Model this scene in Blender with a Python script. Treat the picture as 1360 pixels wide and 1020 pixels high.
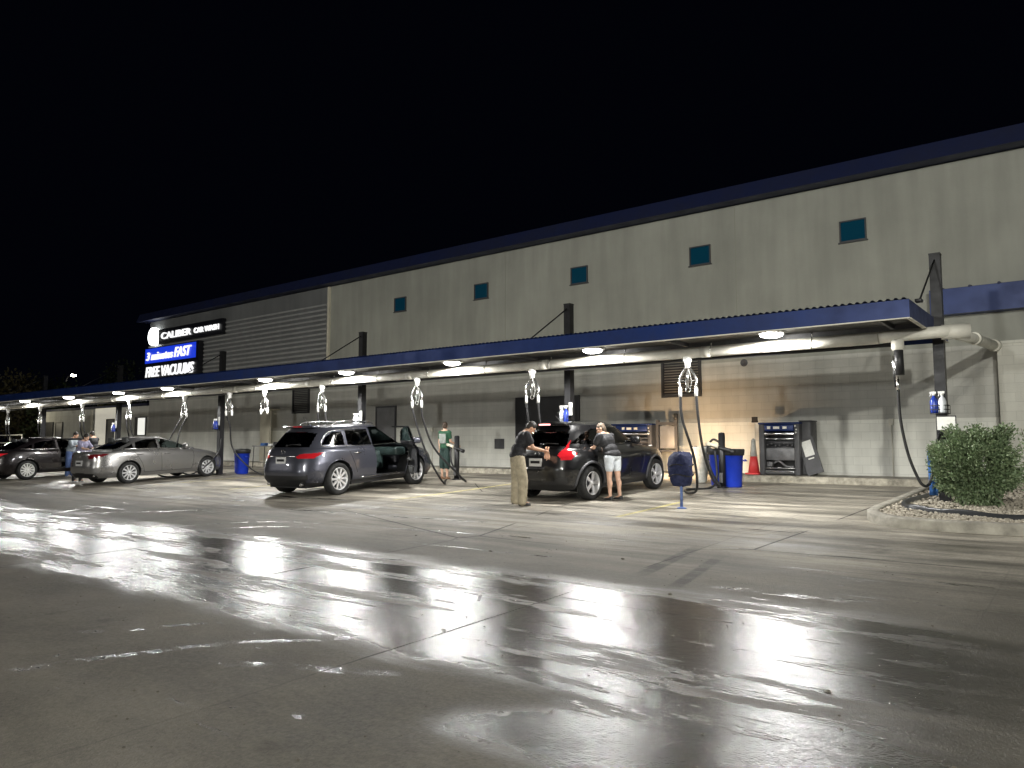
import bpy, bmesh, math, random
import numpy as np
from mathutils import Vector, Matrix
from mathutils.bvhtree import BVHTree
random.seed(7); rng = np.random.default_rng(7)
PI = math.pi; R_ = math.radians
S = bpy.context.scene; COL = S.collection
for o in list(bpy.data.objects): bpy.data.objects.remove(o)

# ------------------------------------------------------------------ camera, world, exposure
cam = bpy.data.cameras.new('camera'); co = bpy.data.objects.new('camera', cam); COL.objects.link(co)
S.camera = co; cam.sensor_width = 36; cam.lens = 1000/1360*36; cam.clip_end = 600; cam.clip_start = .05
yaw = math.atan2(1.28, 1.0); pitch = math.atan(.08)
fwd = Vector((-math.cos(yaw)*math.cos(pitch), math.sin(yaw)*math.cos(pitch), math.sin(pitch)))
co.location = (0, 0, 1.5); co.rotation_euler = fwd.to_track_quat('-Z', 'Y').to_euler()
W = bpy.data.worlds.new('World'); S.world = W; W.use_nodes = True
bg = W.node_tree.nodes['Background']; bg.inputs[0].default_value = (.13, .17, .42, 1); bg.inputs[1].default_value = .0045
S.view_settings.view_transform = 'Standard'; S.view_settings.look = 'None'; S.view_settings.gamma = 1
S.view_settings.exposure = 0.0

def lamp(kind, name, loc, power, color=(1, .97, .9), size=.1, to=None, spot=None, parent=None, blend=.4):
    l = bpy.data.lights.new(name, kind); l.energy = power; l.color = color
    if kind == 'AREA': l.shape = 'DISK'; l.size = size
    else: l.shadow_soft_size = size
    if spot: l.spot_size = R_(spot); l.spot_blend = blend
    o = bpy.data.objects.new(name, l); COL.objects.link(o); o.location = loc
    if to is not None: o.rotation_euler = (Vector(to)-Vector(loc)).to_track_quat('-Z', 'Y').to_euler()
    if parent: o.parent = parent
    return o
# the tall lot lamp behind and right of the camera: its shadow of canopy and pipe falls on the wall
lamp('SPOT', 'lot_lamp_light', (8, -12, 7.6), 11500, (1, .985, .90), .25, to=(-8, 19, 3.5), spot=110, blend=.6)
lamp('SPOT', 'wall_fill_light', (-6, -24, 4.6), 9500, (1, 1, .95), .5, to=(-8, 19, .6), spot=100, blend=1)  # added low fill lamp, evens out the wall under the canopy
lamp('SPOT', 'foreground_fill_light', (3, -9, 9), 5200, (1, .975, .87), .5, to=(-3, 5, 0), spot=84, blend=1)  # added fill aimed down to brighten the foreground concrete
lamp('SPOT', 'left_wall_fill_light', (-38, -16, 9), 3200, (1, .97, .9), .3, to=(-34, 19, 3), spot=100, blend=.7)  # added fill lamp for the left stretch of wall

# ------------------------------------------------------------------ terrain height
def gz(y):
    if y <= 0: return .012*y
    y = min(y, 18.1); return .012*y+.00115*y*y
def gslope(y): return .012+.0023*y if 0 < y < 18.1 else 0
SW = .745   # top of the pavement along the wall

# ------------------------------------------------------------------ materials
MT = {}
def mat(name, col, rough=.6, metal=0, var=.0, vscale=3, bump=0, bscale=40, emit=None, es=1, coat=0, spec=.5, stretch=None):
    m = bpy.data.materials.new(name); m.use_nodes = True; nt = m.node_tree; b = nt.nodes['Principled BSDF']
    b.inputs['Base Color'].default_value = (*col, 1); b.inputs['Roughness'].default_value = rough
    b.inputs['Metallic'].default_value = metal; b.inputs['Coat Weight'].default_value = coat
    b.inputs['Coat Roughness'].default_value = .04
    b.inputs['Specular IOR Level'].default_value = spec
    if emit: b.inputs['Emission Color'].default_value = (*emit, 1); b.inputs['Emission Strength'].default_value = es
    if var or bump:
        tc = nt.nodes.new('ShaderNodeTexCoord'); mp = nt.nodes.new('ShaderNodeMapping'); nt.links.new(tc.outputs['Object'], mp.inputs[0])
        if stretch: mp.inputs['Scale'].default_value = stretch
    if var:
        n = nt.nodes.new('ShaderNodeTexNoise'); n.inputs['Scale'].default_value = vscale; n.inputs['Detail'].default_value = 8; n.inputs['Roughness'].default_value = .6
        nt.links.new(mp.outputs[0], n.inputs['Vector'])
        r = nt.nodes.new('ShaderNodeMapRange'); r.inputs[1].default_value = .3; r.inputs[2].default_value = .7
        r.inputs[3].default_value = 1-var; r.inputs[4].default_value = 1+var*.6
        nt.links.new(n.outputs[0], r.inputs[0])
        x = nt.nodes.new('ShaderNodeVectorMath'); x.operation = 'SCALE'; x.inputs[0].default_value = col
        nt.links.new(r.outputs[0], x.inputs['Scale']); nt.links.new(x.outputs[0], b.inputs['Base Color'])
        q = nt.nodes.new('ShaderNodeMapRange'); q.inputs[1].default_value = .3; q.inputs[2].default_value = .7
        q.inputs[3].default_value = min(1, rough*1.25); q.inputs[4].default_value = rough*.8
        nt.links.new(n.outputs[0], q.inputs[0]); nt.links.new(q.outputs[0], b.inputs['Roughness'])
    if bump:
        n2 = nt.nodes.new('ShaderNodeTexNoise'); n2.inputs['Scale'].default_value = bscale; n2.inputs['Detail'].default_value = 4
        nt.links.new(mp.outputs[0], n2.inputs['Vector'])
        bp = nt.nodes.new('ShaderNodeBump'); bp.inputs['Strength'].default_value = bump; bp.inputs['Distance'].default_value = .02
        nt.links.new(n2.outputs[0], bp.inputs['Height']); nt.links.new(bp.outputs[0], b.inputs['Normal'])
    MT[name] = m; return m

mat('steel_black', (.018, .018, .02), .45, .3, var=.3, vscale=6)
mat('steel_grey', (.16, .16, .165), .45, .5, var=.25, vscale=5)
mat('chrome', (.75, .75, .74), .22, 1, var=.2, vscale=9)
mat('alloy', (.62, .62, .63), .32, .35)
mat('pvc', (.70, .68, .60), .5, 0, var=.22, vscale=2.5, bump=.08, bscale=18)
mat('pvc_white', (.75, .75, .72), .4, 0, var=.15)
mat('blue_paint', (.008, .026, .125), .42, .2, var=.25, vscale=2)
mat('roof_navy', (.012, .018, .062), .55, .1, var=.25, vscale=1.5)
mat('soffit', (.11, .107, .10), .55, .1, var=.2, vscale=1.5)
mat('bin_blue', (.012, .045, .50), .4, 0, var=.15, vscale=5)
mat('navy_cloth', (.006, .011, .05), .8, 0, var=.4, vscale=12, bump=.8, bscale=25)
mat('rubber', (.012, .012, .013), .55, 0, var=.3, vscale=20)
mat('tyre', (.014, .014, .014), .75, 0, var=.3, vscale=15, bump=.3, bscale=60)
mat('plastic_black', (.014, .014, .015), .5)
mat('plastic_grey', (.07, .07, .075), .5, 0, var=.15, vscale=6)
mat('trim_grey', (.05, .05, .055), .5)
mat('seat_cloth', (.05, .052, .052), .85, 0, var=.3, vscale=20)
mat('seat_leather', (.05, .08, .078), .5, 0, var=.3, vscale=20)
mat('door_grey', (.22, .22, .225), .45, .2, var=.15, vscale=3)
mat('door_dark', (.045, .045, .047), .5, .2, var=.2, vscale=3)
mat('cream', (.66, .62, .50), .6, 0, var=.12, vscale=3)
mat('paper', (.8, .8, .76), .7, 0, var=.1, vscale=25)
mat('concrete_kerb', (.34, .32, .27), .75, 0, var=.4, vscale=5, bump=.5, bscale=45)
mat('pavement_mat', (.30, .28, .24), .6, 0, var=.4, vscale=3, bump=.4, bscale=50)
mat('kerb_face', (.40, .37, .30), .75, 0, var=.55, vscale=7, bump=.5, bscale=40)
mat('gravel', (.42, .38, .31), .8, 0, var=.5, vscale=14)
mat('gravel_bed', (.10, .09, .07), .9, 0, var=.5, vscale=20)
mat('edging', (.035, .037, .04), .35, .3)
mat('leaf', (.14, .20, .10), .5, 0, var=.45, vscale=6)
mat('leaf_light', (.22, .28, .15), .5, 0, var=.35, vscale=9)
mat('leaf_dark', (.03, .045, .018), .6, 0, var=.5, vscale=4)
mat('leaf_olive', (.08, .07, .03), .6, 0, var=.5, vscale=4)
mat('bark', (.09, .07, .05), .9, 0, var=.4, vscale=8, bump=.8, bscale=20)
mat('skin', (.52, .30, .20), .55, 0, var=.12, vscale=10)
mat('skin_pale', (.56, .35, .25), .55, 0, var=.12, vscale=10)
mat('hair_dark', (.018, .014, .011), .6, 0, bump=.6, bscale=60)
mat('hair_brown', (.055, .035, .022), .65, 0, bump=.6, bscale=60)
mat('hair_blond', (.10, .07, .045), .6, 0, bump=.6, bscale=60)
mat('cloth_black', (.014, .014, .017), .85, 0, var=.35, vscale=12, bump=.5, bscale=14)
mat('cloth_charcoal', (.028, .028, .031), .85, 0, var=.4, vscale=12, bump=.5, bscale=14)
mat('cloth_khaki', (.33, .285, .20), .85, 0, var=.3, vscale=9, bump=.9, bscale=12)
mat('cloth_white', (.62, .66, .70), .8, 0, var=.2, vscale=10, bump=.5, bscale=14)
mat('cloth_green', (.016, .07, .035), .85, 0, var=.25, vscale=10, bump=.4, bscale=14)
mat('cloth_darkgreen', (.014, .035, .03), .85, 0, var=.3, vscale=10, bump=.4, bscale=14)
mat('cloth_print', (.22, .24, .22), .8, 0, var=.35, vscale=14)
mat('cloth_jeans', (.10, .16, .36), .85, 0, var=.3, vscale=10, bump=.5, bscale=14)
mat('cloth_greyblue', (.30, .34, .38), .85, 0, var=.35, vscale=10, bump=.5, bscale=14)
mat('cloth_lilac', (.30, .29, .42), .85, 0, var=.3, vscale=10, bump=.5, bscale=14)
mat('shoe_dark', (.02, .02, .02), .6); mat('shoe_brown', (.25, .13, .07), .6); mat('shoe_white', (.6, .6, .62), .6)
mat('paint_black', (.007, .007, .008), .3, .3, coat=1, var=.1, vscale=2)
mat('paint_slate', (.075, .078, .10), .32, .55, coat=1, var=.06, vscale=2)
mat('paint_silver', (.27, .265, .26), .3, .7, coat=1, var=.06, vscale=2)
mat('paint_darkred', (.012, .009, .010), .3, .4, coat=1, var=.06, vscale=2)
mat('plate', (.6, .6, .6), .5, 0, var=.3, vscale=60)
mat('tail_red', (.30, .008, .012), .15, 0, coat=1, emit=(1, .03, .04), es=.12)
mat('tail_red_lit', (.32, .008, .012), .12, 0, coat=1, emit=(1, .03, .05), es=.28)
mat('tail_hot', (.6, .1, .1), .15, 0, coat=1, emit=(1, .45, .4), es=3.5)
mat('tail_dark', (.12, .006, .01), .12, 0, coat=1)
mat('headlight_glass', (.6, .6, .6), .1, 0, coat=1)
mat('headlight_on', (.8, .75, .6), .1, 0, emit=(1, .8, .5), es=8)
mat('lens_on', (1, 1, 1), .3, 0, emit=(1, .98, .92), es=32)
mat('lens_far', (1, 1, 1), .3, 0, emit=(1, .93, .75), es=60)
mat('cream_glow', (.8, .75, .6), .6, 0, emit=(1, .95, .8), es=.35)
mat('window_lit', (.8, .8, .75), .6, 0, emit=(1, 1, .92), es=.8)
mat('sign_white', (.9, .9, .9), .4, 0, emit=(1, 1, 1), es=1.05)
mat('logo_white', (.9, .9, .9), .4, 0, emit=(.97, 1, .97), es=7)
mat('sign_blue', (.01, .03, .35), .4, 0, emit=(.012, .05, .78), es=.75)
mat('sign_black', (.008, .008, .012), .35)
mat('pane_teal', (.004, .045, .075), .12, 0, coat=.5, emit=(.0, .22, .5), es=.02)
mat('cone_red', (.62, .05, .05), .5, 0, var=.15)
mat('bottle_blue', (.02, .05, .35), .25); mat('bottle_white', (.65, .68, .72), .3); mat('towel_blue', (.03, .12, .35), .9, 0, var=.3, vscale=20)
mat('bollard_white', (.5, .5, .46), .6, 0, var=.3, vscale=8)
mat('yellow_line', (.50, .44, .20), .65, 0, var=.5, vscale=9)

# tinted car glass
def glass(name, tint, op):
    m = bpy.data.materials.new(name); m.use_nodes = True; nt = m.node_tree; nt.nodes.clear()
    out = nt.nodes.new('ShaderNodeOutputMaterial'); fr = nt.nodes.new('ShaderNodeFresnel'); fr.inputs[0].default_value = 1.6
    tr = nt.nodes.new('ShaderNodeBsdfTransparent'); tr.inputs[0].default_value = (*tint, 1)
    gl = nt.nodes.new('ShaderNodeBsdfGlossy'); gl.inputs['Roughness'].default_value = .04; gl.inputs[0].default_value = (.9, .9, .9, 1)
    mx = nt.nodes.new('ShaderNodeMixShader'); nt.links.new(fr.outputs[0], mx.inputs[0]); nt.links.new(tr.outputs[0], mx.inputs[1]); nt.links.new(gl.outputs[0], mx.inputs[2])
    nt.links.new(mx.outputs[0], out.inputs[0]); MT[name] = m
glass('glass_dark', (.10, .10, .10), 0); glass('glass_clear', (.42, .47, .45), 0)

# concrete lot
def lot_material():
    m = bpy.data.materials.new('wet_concrete'); m.use_nodes = True; nt = m.node_tree; L = nt.links; b = nt.nodes['Principled BSDF']
    N = lambda t: nt.nodes.new('ShaderNode'+t)
    tc = N('TexCoord'); sep = N('SeparateXYZ'); L.new(tc.outputs['Object'], sep.inputs[0]); X, Y = sep.outputs[0], sep.outputs[1]
    def val(x): return x
    def math_(op, a, b_=None, c=None, clamp=False):
        n = N('Math'); n.operation = op; n.use_clamp = clamp
        for i, v in enumerate((a, b_, c)):
            if v is None: continue
            if isinstance(v, (int, float)): n.inputs[i].default_value = v
            else: L.new(v, n.inputs[i])
        return n.outputs[0]
    def noise(scale, sx=1, sy=1, det=6, rough=.55, off=0, rot=0, dist=0):
        mp = N('Mapping'); mp.inputs['Scale'].default_value = (sx, sy, 1); mp.inputs['Location'].default_value = (off, off*.7, 0); mp.inputs['Rotation'].default_value = (0, 0, rot)
        L.new(tc.outputs['Object'], mp.inputs[0]); n = N('TexNoise'); n.inputs['Scale'].default_value = scale; n.inputs['Detail'].default_value = det
        n.inputs['Roughness'].default_value = rough; n.inputs['Distortion'].default_value = dist; L.new(mp.outputs[0], n.inputs['Vector']); return n.outputs[0]
    def step(v, a, b_, lo=0, hi=1):
        n = N('MapRange'); n.interpolation_type = 'SMOOTHSTEP'; n.inputs[1].default_value = a; n.inputs[2].default_value = b_
        n.inputs[3].default_value = lo; n.inputs[4].default_value = hi; L.new(v, n.inputs[0]); return n.outputs[0]
    mul = lambda a, c: math_('MULTIPLY', a, c)
    # water standing in the shallow swale that crosses the lot
    e1 = math_('ADD', math_('ADD', Y, mul(math_('SUBTRACT', noise(3.5, .4, 1.4, 9, .8, 88), .5), .5)), mul(math_('SUBTRACT', noise(.8, .4, 1.2, 9, .7, 3), .5), 1.5))
    e2 = math_('ADD', Y, mul(math_('SUBTRACT', noise(1.1, .35, 1.8, 9, .72, 9), .5), 1.7))
    band = mul(step(e1, 3.45, 3.85), math_('SUBTRACT', 1, step(e2, 6.1, 7.0)))
    # the near end of the swale runs towards the camera on the right
    ex = math_('ADD', X, mul(math_('SUBTRACT', noise(.8, 1, 1, 7, .65, 21), .5), 1.7))
    near = mul(mul(step(ex, -2.9, -2.5), math_('SUBTRACT', 1, step(ex, -1.1, -.2))), mul(step(Y, 2.6, 3.0), math_('SUBTRACT', 1, step(e2, 6.3, 6.8))))
    band = math_('MAXIMUM', band, near)
    damp = step(noise(1.0, .3, 1.7, 9, .72, 31), .50, .62)       # drier islands inside the band
    band = mul(band, math_('SUBTRACT', 1, mul(damp, .8)))
    # streaks dragged along the driving direction
    st = mul(step(noise(1.0, .28, 2.6, 8, .68, 5, .05), .60, .66), step(Y, 5.8, 7.0))
    st2 = mul(step(noise(1.3, .2, 3.2, 8, .72, 14, -.12), .625, .66), math_('SUBTRACT', 1, step(Y, 3.4, 4.2)))
    far = mul(step(noise(.9, .35, 2.2, 6, .6, 44), .44, .62), step(e1, 8.6, 10.4))
    spot = mul(step(noise(7, .6, 1.2, 4, .6, 2), .70, .73), .8)
    tmp = math_('MAXIMUM', math_('MAXIMUM', band, st), math_('MAXIMUM', math_('MAXIMUM', st2, mul(far, .7)), spot))
    brk = step(noise(5, .6, 1.4, 8, .75, 64), .44, .56)
    def track(x0, y0, x1, y1, w):
        L_ = math.hypot(x1-x0, y1-y0); dx, dy = (x1-x0)/L_, (y1-y0)/L_
        xr = math_('SUBTRACT', X, x0); yr = math_('SUBTRACT', Y, y0)
        u = math_('ADD', mul(xr, dx), mul(yr, dy)); vv = math_('ABSOLUTE', math_('ADD', math_('SUBTRACT', mul(xr, -dy), mul(yr, -dx)), mul(math_('SUBTRACT', noise(1.5, 1, 1, 3, .5, 19), .5), .22)))
        return mul(mul(math_('SUBTRACT', 1, step(vv, w*.6, w)), math_('SUBTRACT', 1, step(math_('ABSOLUTE', math_('SUBTRACT', u, L_/2)), L_/2-.12, L_/2+.12))), brk)
    def ring(cx_, cy_, rr_, w, half):
        xr = math_('SUBTRACT', X, cx_); yr = math_('SUBTRACT', Y, cy_); d_ = math_('SQRT', math_('ADD', mul(xr, xr), mul(yr, yr)))
        return mul(mul(math_('SUBTRACT', 1, step(math_('ABSOLUTE', math_('SUBTRACT', d_, rr_)), w*.5, w)), step(mul(xr, half), -.2, .2)), brk)
    marks = [track(-5.9, 1.5, -5.15, 3.1, .07), track(-6.4, 2.6, -5.7, 3.5, .05), track(-4.6, 2.95, -3.6, 3.4, .08), track(-5.1, 3.2, -4.2, 4.1, .06), track(-3.0, 7.0, -1.6, 7.08, .10), track(-1.4, 3.5, -1.0, 4.1, .05),
             track(-16.3, 5.3, -17.2, 7.7, .08), track(-16.1, 6.6, -14.2, 8.4, .10), track(-12.5, 6.2, -9.5, 6.7, .09), ring(-10.4, 6.2, 1.9, .06, -1), ring(-9.9, 6.1, 1.6, .05, -1), track(-13, 9.2, -8, 9.6, .08), track(-9.5, 8.3, -6.2, 8.6, .05), track(-7.6, 7.4, -5.0, 7.5, .04)]
    for m_ in marks: tmp = math_('MAXIMUM', tmp, m_)
    wet = mul(math_('MINIMUM', tmp, 1), math_('SUBTRACT', 1, mul(step(ex, -1.3, .3), .8)))
    # joints every 3.2 m across and 3.1 m along
    jx = math_('ABSOLUTE', math_('SUBTRACT', math_('FRACT', math_('ADD', math_('DIVIDE', math_('ADD', X, mul(noise(6, 1, 1, 3), .02)), 3.2), .75)), .5))
    jy = math_('ABSOLUTE', math_('SUBTRACT', math_('FRACT', math_('ADD', math_('DIVIDE', math_('ADD', Y, mul(noise(6, 1, 1, 3, off=8), .02)), 4.7), .265)), .5))
    joint = math_('MAXIMUM', mul(math_('LESS_THAN', jx, .0028), step(noise(.5, 1, 1, 2, .5, 33), .38, .5)), mul(math_('LESS_THAN', jy, .0016), step(noise(.5, 1, 1, 2, .5, 35), .46, .56)))
    joint = mul(mul(mul(joint, step(Y, 8, 11, 1, .3)), step(Y, 2.8, 3.8, .25, 1)), step(X, -3, -2, 1, .15))
    cr = N('TexVoronoi'); cr.feature = 'DISTANCE_TO_EDGE'; cr.inputs['Scale'].default_value = .16
    mpc = N('Mapping'); L.new(tc.outputs['Object'], mpc.inputs[0]); mpc.inputs['Location'].default_value = (3, 1.2, 0)
    addn = N('VectorMath'); addn.operation = 'ADD'; nn = N('TexNoise'); nn.inputs['Scale'].default_value = 1.4; nn.inputs['Detail'].default_value = 6
    L.new(mpc.outputs[0], addn.inputs[0]); L.new(nn.outputs[1], addn.inputs[1]); L.new(addn.outputs[0], cr.inputs['Vector'])
    crack = mul(math_('LESS_THAN', cr.outputs['Distance'], .0022), step(noise(.3, 1, 1, 2, off=60), .5, .56))
    joint = math_('MAXIMUM', joint, crack)
    # colour: pale dusty concrete, large stains, oil, skid marks, painted light towards the bays
    big = noise(.35, 1, 1.3, 8, .65, 70); mid = noise(2.2, .7, 1.4, 8, .7, 12); fine = noise(38, 1, 1, 5, .7)
    v = math_('ADD', math_('ADD', step(big, .3, .7, .62, 1.15), math_('MULTIPLY', math_('SUBTRACT', mid, .5), .7)), math_('MULTIPLY', math_('SUBTRACT', fine, .5), 1.0)); v = math_('ADD', v, mul(math_('SUBTRACT', noise(14, .7, 1.3, 6, .75, 3), .5), .5)); v = math_('MAXIMUM', v, .25)
    v = mul(v, math_('SUBTRACT', 1, mul(joint, .8)))
    v = mul(v, math_('SUBTRACT', 1, mul(wet, .72)))
    refl_strk = step(noise(1.2, .22, 2.6, 9, .72, 51), .36, .64, .6, 1.45); v = mul(v, math_('ADD', mul(refl_strk, step(Y, 6.5, 9)), math_('SUBTRACT', 1, step(Y, 6.5, 9))))  # wet reflection of the wall painted as pale streaks in the colour
    oil = mul(step(noise(1.1, 1, 1, 5, .6, 90), .64, .72), .35); v = mul(v, math_('SUBTRACT', 1, oil))
    def skid(x0, y0, y1, tilt, w):
        dx = math_('ABSOLUTE', math_('SUBTRACT', math_('ADD', X, mul(math_('SUBTRACT', Y, y0), tilt)), x0))
        return mul(mul(math_('SUBTRACT', 1, step(dx, w*.6, w*1.2)), step(Y, y0-.3, y0+.3)), math_('SUBTRACT', 1, step(Y, y1-.3, y1+.4)))
    sk = math_('MAXIMUM', skid(-3.87, 7.2, 8.9, .12, .09), skid(-3.31, 6.8, 8.4, .16, .08))
    v = mul(v, math_('SUBTRACT', 1, mul(mul(sk, step(mid, .3, .55)), .62)))
    lit_bay_tint = step(Y, 6.5, 11, 1.0, 2.1); v = mul(v, lit_bay_tint)  # brightness of the lamplit bays put into the ground colour
    colr = N('VectorMath'); colr.operation = 'SCALE'; colr.inputs[0].default_value = (.156, .143, .119); L.new(v, colr.inputs['Scale'])
    L.new(colr.outputs[0], b.inputs['Base Color'])
    rdry = math_('ADD', .66, mul(math_('SUBTRACT', mid, .5), .35)); rwet = math_('ADD', .075, mul(noise(1.6, .4, 1.6, 8, .75, 77), .19))
    rr = math_('ADD', mul(rdry, math_('SUBTRACT', 1, wet)), mul(rwet, wet)); rr = math_('MAXIMUM', rr, mul(joint, .8)); L.new(rr, b.inputs['Roughness'])
    L.new(math_('ADD', .3, mul(wet, .16)), b.inputs['Specular IOR Level'])
    h = math_('ADD', mul(noise(55, 1, 1, 4, .65), .55), mul(noise(22, 1, 1, 4, .6, 5), .6)); h = math_('ADD', h, mul(noise(6, .8, 1.3, 4, .6, 7), .35))
    h = math_('ADD', h, mul(noise(90, 1, 1, 3, .6, 6), .55)); h = math_('SUBTRACT', h, mul(joint, 1.0))
    bp = N('Bump'); L.new(math_('ADD', .012, mul(wet, -.0076)), bp.inputs['Distance']); L.new(h, bp.inputs['Height'])
    L.new(math_('SUBTRACT', .9, mul(wet, .15)), bp.inputs['Strength']); L.new(bp.outputs[0], b.inputs['Normal'])
    MT['lot'] = m
lot_material()

def wall_material(name, col, block=True, bumps=.35):
    m = bpy.data.materials.new(name); m.use_nodes = True; nt = m.node_tree; L = nt.links; b = nt.nodes['Principled BSDF']
    N = lambda t: nt.nodes.new('ShaderNode'+t)
    tc = N('TexCoord'); sp = N('SeparateXYZ'); L.new(tc.outputs['Object'], sp.inputs[0]); cb = N('CombineXYZ')
    ad = N('Math'); ad.operation = 'ADD'; L.new(sp.outputs[0], ad.inputs[0]); L.new(sp.outputs[1], ad.inputs[1])
    L.new(ad.outputs[0], cb.inputs[0]); L.new(sp.outputs[2], cb.inputs[1])
    br = N('TexBrick'); br.inputs['Scale'].default_value = 1; br.inputs['Brick Width'].default_value = .4; br.inputs['Row Height'].default_value = .2
    br.inputs['Mortar Size'].default_value = .006; br.inputs['Mortar Smooth'].default_value = .3
    br.inputs['Color1'].default_value = (1, 1, 1, 1); br.inputs['Color2'].default_value = (.94, .94, .94, 1); br.inputs['Mortar'].default_value = (.82, .82, .82, 1)
    L.new(cb.outputs[0], br.inputs['Vector'])
    n = N('TexNoise'); n.inputs['Scale'].default_value = .45; n.inputs['Detail'].default_value = 8; n.inputs['Roughness'].default_value = .6; L.new(tc.outputs['Object'], n.inputs['Vector'])
    mp = N('Mapping'); mp.inputs['Scale'].default_value = (2.2, 2.2, .25); L.new(tc.outputs['Object'], mp.inputs[0])
    n3 = N('TexNoise'); n3.inputs['Scale'].default_value = 1.5; n3.inputs['Detail'].default_value = 6; L.new(mp.outputs[0], n3.inputs['Vector'])
    r = N('MapRange'); r.inputs[1].default_value = .3; r.inputs[2].default_value = .7; r.inputs[3].default_value = .84; r.inputs[4].default_value = 1.08; L.new(n.outputs[0], r.inputs[0])
    r3 = N('MapRange'); r3.inputs[1].default_value = .3; r3.inputs[2].default_value = .7; r3.inputs[3].default_value = .88; r3.inputs[4].default_value = 1.06; L.new(n3.outputs[0], r3.inputs[0])
    mu = N('Math'); mu.operation = 'MULTIPLY'; L.new(r.outputs[0], mu.inputs[0]); L.new(r3.outputs[0], mu.inputs[1])
    sc = N('VectorMath'); sc.operation = 'SCALE'; L.new(mu.outputs[0], sc.inputs['Scale'])
    if block: 
        mx = N('VectorMath'); mx.operation = 'MULTIPLY'; mx.inputs[1].default_value = col; L.new(br.outputs[0], mx.inputs[0]); L.new(mx.outputs[0], sc.inputs[0])
    else: sc.inputs[0].default_value = col
    L.new(sc.outputs[0], b.inputs['Base Color']); b.inputs['Roughness'].default_value = .7
    n2 = N('TexNoise'); n2.inputs['Scale'].default_value = 30; n2.inputs['Detail'].default_value = 5; L.new(tc.outputs['Object'], n2.inputs['Vector'])
    h = N('Math'); h.operation = 'ADD'; L.new(n2.outputs[0], h.inputs[0])
    if block:
        k = N('Math'); k.operation = 'MULTIPLY'; k.inputs[1].default_value = -1.2; L.new(br.outputs['Fac'], k.inputs[0]); L.new(k.outputs[0], h.inputs[1])
    else: h.inputs[1].default_value = 0
    bp = N('Bump'); bp.inputs['Strength'].default_value = bumps; bp.inputs['Distance'].default_value = .01; L.new(h.outputs[0], bp.inputs['Height']); L.new(bp.outputs[0], b.inputs['Normal'])
    MT[name] = m
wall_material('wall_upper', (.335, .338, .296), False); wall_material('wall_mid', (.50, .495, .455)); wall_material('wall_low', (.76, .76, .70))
wall_material('wall_white', (.66, .65, .58)); wall_material('wall_rib', (.16, .165, .165), False)

mat('rib_light', (.35, .35, .345), .5, .1, var=.15)
mat('joint_line', (.28, .285, .24), .8)
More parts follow.
